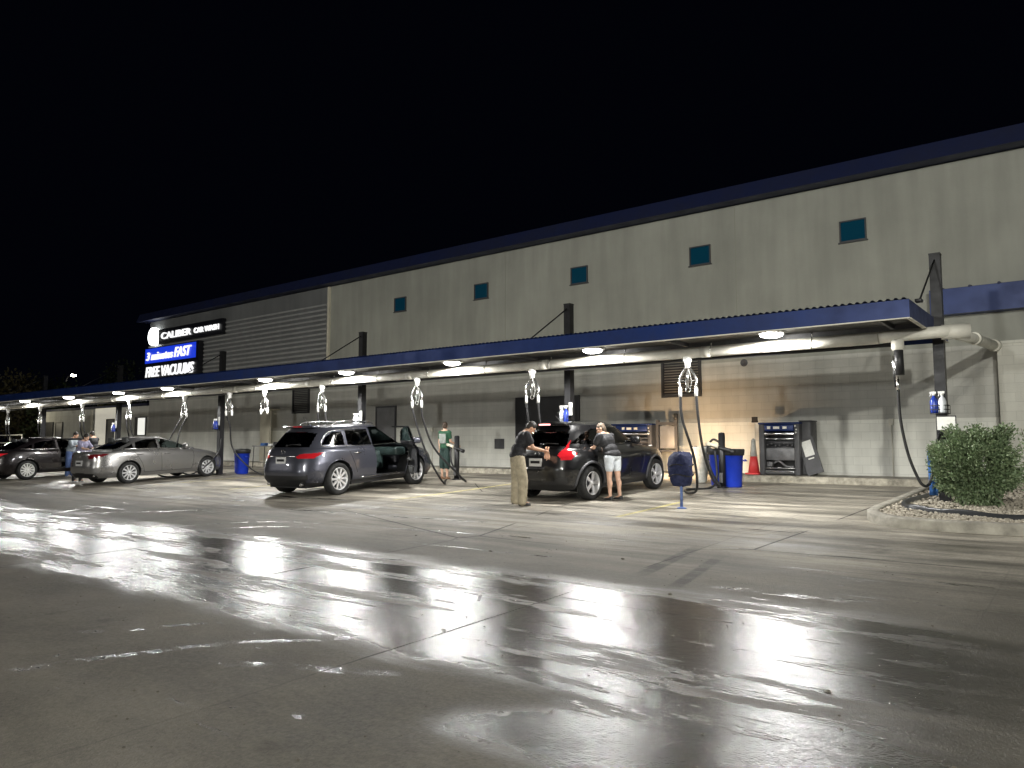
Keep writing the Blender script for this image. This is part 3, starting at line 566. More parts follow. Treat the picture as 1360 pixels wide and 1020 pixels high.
drops = [
 (-6.4, 'vacuum hose drop in front of the dark louvre, right of the black crossover',
   [(-6.56, 13.9, 2.0), (-6.42, 14.1, 1.25), (-6.5, 14.4, .62), (-6.9, 14.9, G(14.9)+.04), (-7.3, 15.6, G(15.6)+.03), (-7.0, 16.2, G(16.2)+.03), (-6.9, 16.35, .75), (-6.95, 16.4, 1.35)],
   [(-6.22, 13.9, 2.0), (-6.2, 14.05, 1.4), (-6.3, 14.7, .8), (-6.6, 15.8, .60), (-7.05, 16.45, .85), (-7.2, 16.5, 1.3), (-7.05, 16.5, 1.6), (-6.85, 16.5, 1.52)]),
 (-10.23, 'vacuum hose drop right above the man in the black shirt',
   [(-10.38, 13.9, 2.0), (-10.5, 14.1, 1.3), (-10.7, 14.6, .7), (-11.0, 15.2, G(15.2)+.03), (-11.5, 15.9, G(15.9)+.03)],
   [(-10.05, 13.9, 2.0), (-10.0, 14.1, 1.3), (-10.2, 14.7, .7), (-10.8, 15.6, G(15.6)+.03), (-11.6, 16.2, G(16.2)+.03)]),
 (-13.95, 'vacuum hose drop beside the open door of the grey SUV',
   [(-14.05, 13.95, 2.0), (-13.95, 14.2, 1.3), (-13.8, 14.5, .7), (-13.85, 14.8, G(14.8)+.03), (-14.3, 15.3, G(15.3)+.03), (-14.7, 15.8, G(15.8)+.03)],
   [(-13.8, 13.95, 2.1), (-13.75, 14.3, 1.4), (-13.5, 14.9, .75), (-13.7, 15.5, G(15.5)+.03), (-14.4, 16.0, .6), (-14.75, 16.05, 1.0), (-14.8, 16.1, 1.4), (-14.62, 16.1, 1.45)]),
 (-17.85, 'vacuum hose drop above the roof of the grey SUV',
   [(-18.02, 13.9, 2.0), (-18.0, 14.1, 1.3), (-18.1, 14.6, .7), (-18.5, 15.3, G(15.3)+.03)],
   [(-17.66, 13.9, 2.0), (-17.7, 14.1, 1.3), (-17.8, 14.6, .7), (-18.2, 15.3, G(15.3)+.03)]),
 (-20.7, 'short vacuum drop without hoses in front of the lit doorway', None, None),
 (-22.69, 'vacuum hose drop just right of the post by the silver sedan', [(-22.85, 14, 2.1), (-23.0, 14.2, 1.4), (-22.6, 14.5, .8), (-21.9, 14.7, G(14.7)+.06), (-21.2, 14.8, .65), (-20.8, 14.9, 1.2)], None),
 (-25.52, 'vacuum hose drop over the hood of the silver sedan',
   [(-25.7, 13.6, 2.0), (-25.75, 13.3, 1.3), (-25.5, 12.9, .7), (-25.0, 12.9, .42), (-24.4, 13.6, .5), (-24.3, 14.4, 1.1), (-24.5, 14.7, 1.7)],
   [(-25.3, 13.6, 2.0), (-25.1, 13.4, 1.5), (-24.7, 13.2, .9), (-24.5, 13.4, .5), (-24.3, 14.2, .5)]),
 (-29.66, 'vacuum hose drop over the silver sedan roof', [(-29.8, 13.9, 2.0), (-29.9, 14.2, 1.3), (-30.1, 14.8, G(14.8)+.05)], [(-29.5, 13.9, 2.0), (-29.4, 14.2, 1.3), (-29.5, 14.8, G(14.8)+.05)]),
 (-33.8, 'vacuum hose drop above the woman at the silver sedan', [(-33.95, 13.9, 2.0), (-34, 14.2, 1.3), (-34.2, 14.8, G(14.8)+.05)], [(-33.6, 13.9, 2.0), (-33.6, 14.2, 1.3), (-33.7, 14.8, G(14.8)+.05)]),
 (-38.2, 'vacuum hose drop above the dark sedan roof', [(-38.35, 13.9, 2.0), (-38.4, 14.2, 1.3), (-38.5, 14.8, G(14.8)+.05)], [(-38.05, 13.9, 2.0), (-38, 14.2, 1.3), (-38, 14.8, G(14.8)+.05)]),
 (-42.13, 'leftmost vacuum hose drop, in front of the dark trees', [(-42.3, 13.9, 2.0), (-42.3, 14.2, 1.3), (-42.3, 14.8, G(14.8)+.05)], [(-41.97, 13.9, 2.0), (-41.9, 14.2, 1.3), (-41.9, 14.8, G(14.8)+.05)])]
for d in drops: arch_drop(*d)
t = empty('vacuum_drop', (-2.62, PY, PZ-.1), label='single black vacuum hose looping down beside the bush', cat='vacuum hose', group='vacuum hose drops on the canopy pipe')
mb = MB(); mb.lathe([(.10, .04), (.10, -.10), (.08, -.13), (0, -.13)], 18); mb.build('elbow', 'pvc', t)
mb = MB(); mb.tube([(0.01, 0, -.10), (.02, 0, -.55)], .07, 14); mb.tube([(-.05, 0, -.2), (-.07, 0, -.5), (-.05, 0, -.75)], .02, 8); mb.build('filter_sleeve', 'plastic_black', t)
mb = MB(); mb.tube([(-.05, 0, -.22), (-.075, .0, -.35), (-.03, 0, -.5), (-.02, 0, -.66)], .03, 10); mb.tube([(-.02, 0, -.62), (-.02, 0, -.8)], .03, 10); mb.build('manifold', 'chrome', t)
z0 = PZ-.1; P = [(-2.64, 13.85, 2.45), (-2.63, 13.9, 1.9), (-2.55, 13.95, 1.35), (-2.44, 14.0, .98), (-2.36, 14.02, .83), (-2.28, 14.1, .85), (-2.22, 14.3, 1.15), (-2.2, 14.55, 1.55), (-2.17, 14.68, 1.68), (-2.13, 14.7, 1.6)]
mb = MB(); mb.tube(smooth_path([(a+2.62, b-PY, c-z0) for a, b, c in P], 10), .024, 12); mb.build('hose', 'rubber', t)

# ------------------------------------------------------------------ nozzle posts, bins
def nozzle_post(x, y, label):
    t = empty('nozzle_post', (x, y, G(y)), label=label, cat='post', group='nozzle holder posts')
    mb = MB(); mb.tube([(0, 0, 0), (0, 0, 1.22)], .075, 18); mb.lathe([(.075, 1.22), (.06, 1.25), (0, 1.26)], 18); mb.lathe([(.13, 0), (.13, .02), (.08, .03)], 18); mb.build('post', 'steel_black', t)
    mb = MB(); mb.tube([(-.26, -.05, .98), (.30, -.09, .82)], .045, 12); mb.tube([(.26, -.09, .83), (.34, -.1, .81)], .055, 12); mb.build('nozzle_sleeve', 'plastic_black', t)
    mb = MB(); mb.tube([(-.36, -.04, 1.0), (-.2, -.1, .98), (-.04, -.1, .93)], [.03, .035, .045], 10); mb.tube([(-.3, -.06, .99), (-.24, -.08, .985)], .045, 10); mb.build('nozzle', 'cream', t)
    mb = MB(); mb.box(-.04, .04, -.10, -.07, .12, .34); mb.build('placard', 'steel_grey', t)
    return t
nozzle_post(-6.84, 16.53, 'black nozzle holder post in front of the blue bin')
nozzle_post(-14.6, 16.12, 'black nozzle holder post right beside the boy')
def bin_(x, y, label, m='bin_blue', h=.85):
    t = empty('waste_bin', (x, y, G(y)), label=label, cat='bin', group='blue waste bins by the bays')
    mb = MB(); mb.lathe([(.18, 0), (.195, .02), (.235, h-.08), (.255, h-.08), (.255, h-.06), (.225, h-.06), (.21, h-.5), (.0, h-.5)], 28); mb.build('barrel', m, t)
    mb = MB(); mb.lathe([(.24, h-.13), (.26, h-.12), (.27, h-.01), (.26, h+.02), (.225, h+.01), (.215, h-.1)], 28, caps=False); mb.build('rim_liner', 'plastic_black', t)
    mb = MB()
    for s in (-1, 1): mb.tube([(s*.25, -.08, h-.22), (s*.30, -.08, h-.25), (s*.30, .08, h-.25), (s*.25, .08, h-.22)], .014, 8)
    mb.build('handles', m, t); return t
bin_(-6.68, 16.75, 'bright blue round bin behind the nozzle post right of the crossover')
bin_(-7.08, 16.95, 'blue round bin peeking out left of the nozzle post')
bin_(-24.1, 15.3, 'blue round bin right of the post by the silver sedan')
bin_(-24.7, 15.6, 'blue round bin between the silver sedan nose and the post')

# column accessories: baskets with bottles, notices
def bottle(x, y, z, m, label, k=1.0):
    t = empty('spray_bottle', (x, y, z), label=label, cat='bottle', group='spray bottles on the posts')
    mb = MB(); mb.lathe([(0, 0), (.045, .003), (.048, .02), (.048, .15), (.035, .19), (.016, .215), (.016, .235)], 14); mb.build('flask', m, t)
    mb = MB(); mb.lathe([(.02, .233), (.02, .255), (.012, .26)], 10); mb.box(-.045, .03, -.012, .012, .255, .285); mb.tube([(-.03, 0, .255), (-.045, 0, .22)], .006, 6); mb.build('trigger', 'pvc_white', t)
    t.scale = (k, k, k); return t
def basket(x, label):
    t = empty('bottle_rack', (x, 14.63, 2.02), label=label, cat='rack', group='bottle racks on the posts')
    mb = MB()
    for z in (0, .07, .14): mb.tube([(-.14, -.08, z), (.14, -.08, z), (.14, .08, z), (-.14, .08, z)], .007, 6, closed=True)
    for k in range(7):
        for yy in (-.08, .08): mb.tube([(-.14+k*.0467, yy, 0), (-.14+k*.0467, yy, .14)], .004, 5)
    mb.box(-.14, .14, -.08, .08, -.008, .0); mb.build('wire_frame', 'steel_black', t); return t
wh = ['beside the bush', 'above the crossover roof', 'above the SUV roof', 'beside the folding table', 'in front of the cream bay wall', 'above the dark sedan']
for i, x in enumerate(colx):
    if i == 5: continue
    basket(x, 'black wire bottle rack on the canopy post '+wh[i])
    bottle(x-.09, 14.62, 2.03, 'bottle_blue' if i in (0, 3) else 'bottle_white', ('blue' if i in (0, 3) else 'white')+' spray bottle, left one on the post '+wh[i], 1.3)
    bottle(x+.04, 14.6, 2.03, 'bottle_white' if i in (0, 2) else 'bottle_blue', ('white' if i in (0, 2) else 'blue')+' spray bottle, right one on the post '+wh[i], 1.3)
    zz = 1.72 if i == 0 else 2.15; xx = x+.10 if i == 0 else x+.02; yy = 14.50
    if i: xx = x+.14; yy = 14.66
    t = empty('notice', (xx, yy, zz), label='small white printed notice on the canopy post '+wh[i], cat='notice', group='notices on the posts')
    mb = MB(); mb.box(-.15 if i == 0 else -.06, .15 if i == 0 else .06, -.012, 0, 0, .26 if i == 0 else .34); mb.build('board', 'steel_black', t)
    mb = MB(); mb.box(-.135 if i == 0 else -.05, .135 if i == 0 else .05, -.016, -.012, .02, .24 if i == 0 else .32); mb.build('sheet', 'paper', t)
t = empty('towel', (-2.3, 14.66, 1.25), label='blue cleaning towel hanging at the post beside the bush', cat='towel')
mb = MB(); vs = []; 
for k in range(9):
    for j in range(7): vs.append((-.07+.0235*j, -.02+.02*math.sin(j*1.9+k*.3), -.62+.75*k/8))
mb.add(vs, [(k*7+j, k*7+j+1, (k+1)*7+j+1, (k+1)*7+j) for k in range(8) for j in range(6)], True); o = mb.build('cloth', 'towel_blue', t)
md = o.modifiers.new('s', 'SOLIDIFY'); md.thickness = .012

# ------------------------------------------------------------------ mat washers
def mat_washer(x, y, label, w=1.28, h=1.32):
    t = empty('mat_washer', (x, y, SW), label=label, cat='machine', group='floor mat washing machines')
    mb = MB(); mb.rbox((0, .28, h/2), (w-.26, .5, h-.04), .03); mb.build('back_casing', 'plastic_black', t)
    mb = MB()
    for s in (-1, 1): mb.rbox((s*(w/2-.07), 0, h/2-.01), (.14, .62, h-.02), .03)
    mb.rbox((0, 0, .07), (w-.28, .6, .10), .02); mb.build('side_frames', 'plastic_grey', t)
    mb = MB(); mb.rbox((0, 0, h-.02), (w+.02, .66, .05), .02); mb.rbox((0, -.25, h-.13), (w-.28, .12, .17), .02); mb.build('header', 'blue_paint', t)
    mb = MB(); lettm = MB(); 
    mb.box(-.28, -.20, -.322, -.31, h-.16, h-.09); mb.box(-.13, .02, -.322, -.31, h-.16, h-.10); mb.box(.1, .2, -.322, -.31, h-.16, h-.10); mb.build('decals', 'paper', t)
    for c_, d_ in (((0, -.27, h-.28), (w-.28, .05, .06)), ((0, -.24, h-.40), (w-.34, .05, .035)), ((0, -.27, .17), (w-.28, .05, .03)), ((0, -.29, .09), (w-.30, .03, .03))): mb = MB(); mb.rbox(c_, d_, .01); mb.build('steel_rail', 'chrome', t)
    mb = MB(); mb.tube([(-w/2+.15, -.12, h-.5), (w/2-.15, -.12, h-.5)], .06, 14); mb.tube([(-w/2+.15, -.1, h-.62), (w/2-.15, -.1, h-.62)], .06, 14)
    for k in range(7): mb.rbox((-.32+k*.1, -.16, h-.55+.03*math.sin(k*2)), (.06, .12, .05), .015)
    mb.build('rollers', 'trim_grey', t)
    mb = MB(); mb.rbox((0, -.2, h-.78), (w-.30, .08, .30), .01)
    for k in range(7): mb.box(-.32+k*.1, -.315+k*.1, -.245, -.24, h-.9, h-.66)
    mb.build('tray_front', 'steel_grey', t)
    mb = MB(); mb.rbox((-.28, -.15, .26), (.16, .14, .14), .03); mb.tube(smooth_path([(-.2, -.15, .28), (-.05, -.18, .34), (.1, -.15, .22), (.3, -.15, .2)], 5), .03, 8); mb.build('pump', 'steel_grey', t)
    for k, (a, b) in enumerate([(w/2-.09, 1.2), (w/2-.07, 1.11), (w/2-.08, 1.04)]): mb = MB(); mb.ell((a, -.33, b), (.022, .015, .022)); mb.build('button', 'pvc_white', t)
    return t
mat_washer(-6.25, 18.95, 'grey floor mat washer with blue header standing by the red cone', w=1.0, h=1.29)
mat_washer(-10.35, 18.95, 'floor mat washer with blue header mostly behind the black crossover')
t = empty('side_cabinet', (-5.68, 19.1, SW), label='plain dark grey cabinet standing right of the mat washer', cat='cabinet')
mb = MB(); mb.rbox((0, 0, .66), (.28, .5, 1.30), .03); mb.build('casing', 'plastic_grey', t); mb = MB(); mb.rbox((0, 0, 1.32), (.30, .52, .03), .01); mb.build('lid', 'trim_grey', t)
t = empty('leaning_board', (-5.40, 18.72, SW), label='dark board with white notice leaning on the grey cabinet', cat='board')
M = Matrix.Rotation(R_(-18), 4, 'Y') @ Matrix.Rotation(R_(-8), 4, 'X')
mb = MB(); mb.box(-.19, .19, -.02, .02, .05, .95, M); mb.build('board', 'plastic_grey', t); mb = MB(); mb.box(-.11, .12, -.026, -.022, .5, .88, M); mb.build('sheet', 'paper', t)
mb = MB(); mb.box(-.06, .08, -.026, -.022, .42, .45, M); mb.build('caption_strip', 'paper', t)
t = empty('traffic_cone', (-6.93, 18.75, SW), label='red and white cone on the pavement left of the mat washer', cat='cone')
mb = MB(); mb.rbox((0, 0, .02), (.34, .34, .04), .01); mb.lathe([(.14, .04), (.085, .45)], 20); mb.build('base', 'cone_red', t); mb = MB(); mb.lathe([(.0855, .452), (.045, .85), (.02, .9)], 20); mb.build('collar', 'bollard_white', t)
t = empty('broom', (-6.94, 18.9, SW), label='upturned broom standing behind the red and white cone', cat='broom')
mb = MB(); mb.tube([(0, 0, 0), (0, .02, 1.3)], .014, 8); mb.build('handle', 'pvc', t); mb = MB(); mb.rbox((0, .02, 1.33), (.16, .05, .05), .01); mb.rbox((0, .02, 1.40), (.15, .04, .10), .01); mb.build('head', 'hair_dark', t)
# pale bollard behind the hanging hose
t = empty('hopper', (-7.75, 17.45, G(17.45)), label='pale tapered hopper standing behind the right hanging hoses', cat='hopper')
mb = MB(); mb.lathe([(.10, 0), (.12, .04), (.22, .82), (.24, .84), (.24, .88), (.20, .88), (.12, .3), (0, .3)], 24); mb.build('cone_body', 'bollard_white', t); mb = MB(); mb.rbox((-.18, 0, .86), (.12, .1, .08), .02); mb.rbox((.16, -.05, .88), (.16, .08, .05), .02); mb.build('clips', 'plastic_grey', t)
# grey rail frame beside second washer
t = empty('mat_rack', (-9.3, 18.8, SW), label='grey steel mat rack frame right of the half hidden washer', cat='rack')
mb = MB(); 
for x in (-.3, .25): mb.box(x-.04, x+.04, -.04, .04, 0, 1.42)
mb.box(-.30, .25, -.035, .035, 1.28, 1.36); mb.box(-.30, .25, -.035, .035, .55, .60); mb.build('frame', 'trim_grey', t); mb = MB(); mb.rbox((-.02, .02, .95), (.46, .03, .62), .01); mb.build('panel', 'door_grey', t)
mb = MB(); mb.rbox((.25, -.02, 1.5), (.1, .1, .17), .02); mb.build('switch_box', 'plastic_black', t)
# floating navy bundle seen mid-air by the stripe: cloth slung over a thin stand
g = G(13.6)
t = empty('covered_stand', (-6.06, 12.75, G(12.75)), label='dark navy fabric bundle on a thin stand right of the crossover', cat='stand')
mb = MB(); mb.tube([(0, 0, .02), (0, 0, .62)], .026, 10); mb.lathe([(.09, 0), (.09, .012), (.03, .03)], 16); mb.build('stand', 'cloth_jeans', t)
mb = MB(); vs = []; nn = 26; prof = [(.03, .40), (.16, .42), (.19, .50), (.21, .65), (.22, .8), (.20, .93), (.15, 1.0), (.03, 1.02)]
for i, (r, z) in enumerate(prof):
    for k in range(nn): 
        a = 2*PI*k/nn; q = r*(1+.10*math.sin(3*a+i)+.05*math.sin(7*a+i*2)); vs.append((q*math.cos(a)*1.05, q*math.sin(a)*.8, z+.015*math.sin(4*a+i)))
mb.add(vs, [(i*nn+k, i*nn+(k+1) % nn, (i+1)*nn+(k+1) % nn, (i+1)*nn+k) for i in range(len(prof)-1) for k in range(nn)]+[tuple(range(nn)), tuple((len(prof)-1)*nn+k for k in range(nn))], True); mb.build('bundle', 'navy_cloth', t)
mb = MB()
for z in (.6, .78): mb.tube([(.228*math.cos(R_(a)), .18*math.sin(R_(a)), z+.02*math.sin(R_(a*3))) for a in range(0, 360, 20)], .012, 6, closed=True)
mb.build('ties', 'cloth_black', t)
# folding table with things by the wall
t = empty('folding_table', (-25.9, 17.6, G(17.6)), label='folding table by the wall between silver sedan and grey SUV', cat='table')
mb = MB(); mb.rbox((0, 0, .86), (1.5, .6, .04), .015); mb.build('top', 'steel_grey', t)
for sx in (-1, 1):
    for sy in (-1, 1): mb = MB(); mb.tube([(sx*.68, sy*.24, .84), (sx*.72, sy*.26, 0)], .016, 8); mb.build('leg', 'steel_black', t)
for i, (dx, m, s_) in enumerate([(-.3, 'towel_blue', (.3, .24, .10)), (.15, 'paper', (.26, .2, .08)), (.5, 'cloth_charcoal', (.24, .2, .14))]):
    q = empty('towel_stack', (-25.9+dx, 17.6, G(17.6)+.88), label=['blue', 'white', 'dark'][i]+' folded towel stack on the folding table', cat='towels', group='stacks on the folding table')
    mb = MB(); 
    for k in range(3): mb.rbox((.01*k, 0, s_[2]*(k+.5)/3), (s_[0], s_[1], s_[2]/3*.98), .012)
    mb.build('folded_cloth', m, q)

# ------------------------------------------------------------------ planter island
def island():
    outer = [(-2.78, 18.04), (-2.86, 16.5), (-2.93, 14.6), (-2.98, 13.3), (-2.94, 12.75), (-2.78, 12.35), (-2.5, 12.05), (-2.1, 11.9), (-1.6, 11.85), (-.8, 11.9), (1.5, 12.0), (6, 12.2)]
    P = smooth_path([(x, y, 0) for x, y in outer], 5); n = len(P)
    mb = MB(); prof = [(0, -.05), (0, .125), (.03, .15), (.15, .15), (.17, .13), (.17, -.05)]; vs = []
    for i, p in enumerate(P):
        d = (P[min(i+1, n-1)]-P[max(i-1, 0)]).normalized(); nrm = Vector((-d.y, d.x, 0))
        for (o, h) in prof: q = p+nrm*o; vs.append((q.x, q.y, gz(q.y)+h))
    m = len(prof); mb.add(vs, [(i*m+k, (i+1)*m+k, (i+1)*m+k+1, i*m+k+1) for i in range(n-1) for k in range(m-1)], True)
    mb.build('planter_kerb', 'concrete_kerb', kind='structure')
    # bed
    inn = []
    for i, p in enumerate(P):
        d = (P[min(i+1, n-1)]-P[max(i-1, 0)]).normalized(); q = p+Vector((-d.y, d.x, 0))*.16; inn.append(q)
    mb = MB(); vs = [(q.x, q.y, gz(q.y)+.09) for q in inn]; vs2 = []
    # strips from the border towards a line at x = 6
    for q in inn:
        for t_ in (0, .1, .25, .5, 1): 
            tx = q.x+(6.2-q.x)*t_; ty = max(q.y, 12.2)+(0)*t_; vs2.append((tx, ty if t_ else q.y, gz(ty)+.09))
    k = len(inn); mb.add(vs2, [(i*5+j, i*5+j+1, (i+1)*5+j+1, (i+1)*5+j) for i in range(k-1) for j in range(4)]); mb.build('planter_bed', 'gravel_bed', kind='structure')
    # stones
    poly = [(q.x, q.y) for q in inn]+[(6, 18)]
    def inside(x, y):
        c = False; j = len(poly)-1
        for i in range(len(poly)):
            a, b = poly[i], poly[j]
            if (a[1] > y) != (b[1] > y) and x < (b[0]-a[0])*(y-a[1])/(b[1]-a[1])+a[0]: c = not c
            j = i
        return c
    bm = bmesh.new(); bmesh.ops.create_icosphere(bm, subdivisions=1, radius=1); base = np.array([v.co[:] for v in bm.verts]); fs = [[v.index for v in f.verts] for f in bm.faces]; bm.free()
    mb = MB(); c = 0
    while c < 6500:
        x = random.uniform(-2.85, .9); y = 11.9+6.1*random.random()**1.6
        if not inside(x, y): continue
        s = random.uniform(.016, .034); a = base*np.array([s*random.uniform(.8, 1.4), s*random.uniform(.8, 1.3), s*random.uniform(.5, .9)])*(1+rng.normal(0, .12, base.shape))
        th = random.random()*6.28; cs, sn = math.cos(th), math.sin(th); a = a @ np.array([[cs, sn, 0], [-sn, cs, 0], [0, 0, 1]])
        mb.add(a+np.array([x, y, gz(y)+.095+random.random()*.025]), fs, False); c += 1
    mb.build('gravel', 'gravel', kind='stuff')
    t = empty('edging_strip', (-1.8, 13, .35), label='black landscape edging strip curving through the gravel', cat='edging')
    E = smooth_path([(-2.35, 17.4), (-2.45, 15.8), (-2.62, 14.0), (-2.5, 13.45), (-2.2, 13.2), (-1.7, 12.95), (-1.1, 12.75), (0, 12.7), (2, 12.75)] and [(-2.35, 17.4, 0), (-2.45, 15.8, 0), (-2.62, 14.0, 0), (-2.5, 13.45, 0), (-2.2, 13.2, 0), (-1.7, 12.95, 0), (-1.1, 12.75, 0), (0, 12.7, 0), (2, 12.75, 0)], 8)
    mb = MB(); vs = []
    for i, p in enumerate(E):
        d = (E[min(i+1, len(E)-1)]-E[max(i-1, 0)]).normalized(); nr = Vector((-d.y, d.x, 0))*.03
        for s, h in ((-1, .05), (-1, .165), (-.4, .185), (.4, .185), (1, .165), (1, .05)): q = p+nr*s; vs.append((q.x+1.8, q.y-13, gz(q.y)+h+.012*math.sin(i*.5)-.35))
    mb.add(vs, [(i*6+k, (i+1)*6+k, (i+1)*6+k+1, i*6+k+1) for i in range(len(E)-1) for k in range(5)], True); mb.build('strip', 'edging', t)
island()

# loose grit and small stones scattered on the concrete
mb = MB(); bm = bmesh.new(); bmesh.ops.create_icosphere(bm, subdivisions=1, radius=1); _b = np.array([v.co[:] for v in bm.verts]); _f = [[v.index for v in f.verts] for f in bm.faces]; bm.free()
for _ in range(420):
    x = random.uniform(-9, 1); y = random.uniform(1.2, 9); s_ = random.uniform(.003, .009) if random.random() < .96 else random.uniform(.012, .02)
    mb.add(_b*np.array([s_*1.3, s_, s_*.6])*(1+rng.normal(0, .15, _b.shape))+np.array([x, y, gz(y)+s_*.3]), _f)
mb.build('grit', 'gravel_bed', kind='stuff')

# ------------------------------------------------------------------ vegetation
def leaves(n, surf, size, rngs, up=.3):
    """surf() -> (point, normal); returns MB of small folded leaves"""
    mb = MB()
    for i in range(n):
        p, nr = surf(); d = Vector((nr[0]+rngs.normal(0, .6), nr[1]+rngs.normal(0, .6), nr[2]+rngs.normal(0, .6)+up)).normalized()
        s = size*rngs.uniform(.6, 1.3); sd = d.cross(Vector(rngs.normal(0, 1, 3))).normalized(); dn = d.cross(sd)
        p = Vector(p); mb.add([p, p+d*s*.5+sd*s*.3+dn*s*.06, p+d*s, p+d*s*.5-sd*s*.3+dn*s*.06], [(0, 1, 2), (0, 2, 3)])
    return mb
def shrub(loc, rad, hz, n, label, mats=('leaf', 'leaf_light'), size=.055, seed=1, zc=None, gaps=.5):
    r = np.random.default_rng(seed); t = empty('shrub', loc, label=label, cat='shrub')
    cl = []
    for i in range(120):
        a = r.uniform(0, 2*PI); ph = math.acos(r.uniform(-1, 1)); k = r.uniform(.55, 1.0)
        cl.append(Vector((rad*k*math.sin(ph)*math.cos(a), rad*k*math.sin(ph)*math.sin(a), hz*.5+hz*.44*k*math.cos(ph)*(1 if k < .95 else 1.04))))
    def surf(cl=cl):
        c = cl[r.integers(len(cl))]; v = Vector(r.normal(0, 1, 3)).normalized(); q = c+v*rad*.2*r.uniform(.3, 1.25); nr = (q-Vector((0, 0, hz*.45))).normalized(); return q, nr
    leaves(int(n*.7), surf, size, r).build('foliage', mats[0], t); leaves(int(n*.3), surf, size, r).build('pale_leaves', mats[1], t)
    mb = MB()
    for i in range(14):
        c = cl[i]; mb.tube(smooth_path([(r.normal(0, .05), r.normal(0, .05), 0), (c.x*.3, c.y*.3, c.z*.5), tuple(c)], 4), [.014]*4+[.010]*4+[.006], 6)
    for i in range(22):
        c = cl[20+i]; d = (c-Vector((0, 0, hz*.4))).normalized(); mb.tube([c, c+d*rad*.32], .004, 5)
    mb.build('stems', 'bark', t); return t
shrub((-1.66, 14.35, G(14.35)+.05), .64, 1.50, 42000, 'rounded green leafy bush growing in the gravel planter', size=.046, seed=3)
shrub((-.95, 16.2, G(16.2)+.05), .42, 1.25, 1300, 'sparse grey green shrub behind the leafy bush, by the white wall', mats=('leaf_light', 'leaf'), size=.05, seed=5)
def tree(loc, h, cr, label, m, seed, n=2600, trunk=.16, leafsize=.28):
    r = np.random.default_rng(seed); t = empty('tree', loc, label=label, cat='tree', group='trees beyond the far left end')
    mb = MB(); mb.tube(smooth_path([(0, 0, 0), (.1, .05, h*.3), (-.05, .1, h*.6), (.05, 0, h*.92)], 5), [trunk*(1-i/17) for i in range(16)], 8)
    cl = []
    for i in range(38):
        a = r.uniform(0, 2*PI); z = h*r.uniform(.22, 1.0); k = cr*r.uniform(.2, 1)*(1-.55*abs(z/h-.5)); c = Vector((k*math.cos(a), k*math.sin(a), z)); cl.append(c)
        if i % 2: mb.tube([(0, 0, z*.75), tuple(c)], [.04, .012], 5)
    mb.build('trunk', 'bark', t)
    def surf(): c = cl[r.integers(len(cl))]; v = Vector(r.normal(0, 1, 3)).normalized(); return c+v*cr*.32*r.uniform(.3, 1.2), v
    leaves(n, surf, leafsize, r).build('crown', m, t)
for i, (x, y, h, c, m, n_) in enumerate([(-57.5, 22, 4.6, 2.2, 'leaf_dark', 'behind the hose drop'), (-56, 25.5, 4.0, 2.0, 'leaf_olive', 'beside the annex corner'), (-62, 21, 5.6, 2.3, 'leaf_olive', 'rising above the canopy at the far left'), (-66, 30, 7.5, 2.0, 'leaf_dark', 'tall and thin, second from the building'), (-63, 34, 8, 1.8, 'leaf_dark', 'tall and thin, nearest the street lamp'), (-72, 26, 7, 2.4, 'leaf_dark', 'leftmost and darkest')]):
    tree((x, y, gz(y)), h, c, ('olive' if m == 'leaf_olive' else 'dark green')+' tree at the far left, '+n_, m, 20+i)
lamp('POINT', 'yard_glow', (-54, 17.5, 3.2), 90, (1, .9, .65), .2)
t = empty('railing', (-58, 18.6, G(18)), label='white horizontal railing at the far left edge', cat='railing')
mb = MB(); 
for z in (.5, 1.0, 1.5): mb.tube([(-12, 0, z), (4, 0, z)], .03, 8)
mb.build('rails', 'pvc_white', t); mb = MB()
for x in range(-12, 5, 2): mb.tube([(x, 0, 0), (x, 0, 1.55)], .035, 8)
mb.build('posts', 'pvc_white', t)
# far street lamp
t = empty('street_lamp', (-103, 40, gz(40)), label='distant lit street lamp above the left end of the canopy', cat='street lamp')
mb = MB(); mb.tube(smooth_path([(0, 0, 0), (0, 0, 6), (0, 0, 8), (.6, 0, 9.2), (2.0, 0, 9.6)], 6), .09, 8); mb.build('pole', 'steel_grey', t)
mb = MB(); mb.rbox((2.4, 0, 9.6), (1.0, .4, .16), .05); mb.build('lamp_head', 'steel_grey', t); mb = MB(); mb.ell((2.4, 0, 9.48), (.42, .3, .16)); mb.build('lamp_globe', 'lens_far', t)
t = empty('flagpole', (-66, 36, gz(36)), label='thin grey pole left of the lit wall signs', cat='pole')
mb = MB(); mb.tube([(0, 0, 0), (0, 0, 8.2)], [.08, .04], 8); mb.ell((0, 0, 8.25), (.08, .08, .08)); mb.build('shaft', 'steel_grey', t)
#CARS

# ------------------------------------------------------------------ cars
def inpoly(px, pz, poly):
    c = np.zeros(len(px), bool); j = len(poly)-1
    for i in range(len(poly)):
        x1, z1 = poly[i]; x2, z2 = poly[j]
        with np.errstate(divide='ignore', invalid='ignore'):
            t = ((z1 > pz) != (z2 > pz)) & (px < (x2-x1)*(pz-z1)/((z2-z1) if z2 != z1 else 1e-9)+x1)
        c ^= t; j = i
    return c
def from_arrays(name, V, F, m, parent, smooth=True, origin=None, mirror=False):
    F = np.asarray(F); used, inv = np.unique(F, return_inverse=True); vv = V[used]
    if origin is not None: vv = vv-np.array(origin)
    me = bpy.data.meshes.new(name); me.from_pydata(vv.tolist(), [], inv.reshape(F.shape).tolist()); me.polygons.foreach_set('use_smooth', [smooth]*len(F)); me.update()
    me.materials.append(MT[m]); o = bpy.data.objects.new(name, me); COL.objects.link(o); o.parent = parent
    if origin is not None: o.location = origin
    return o
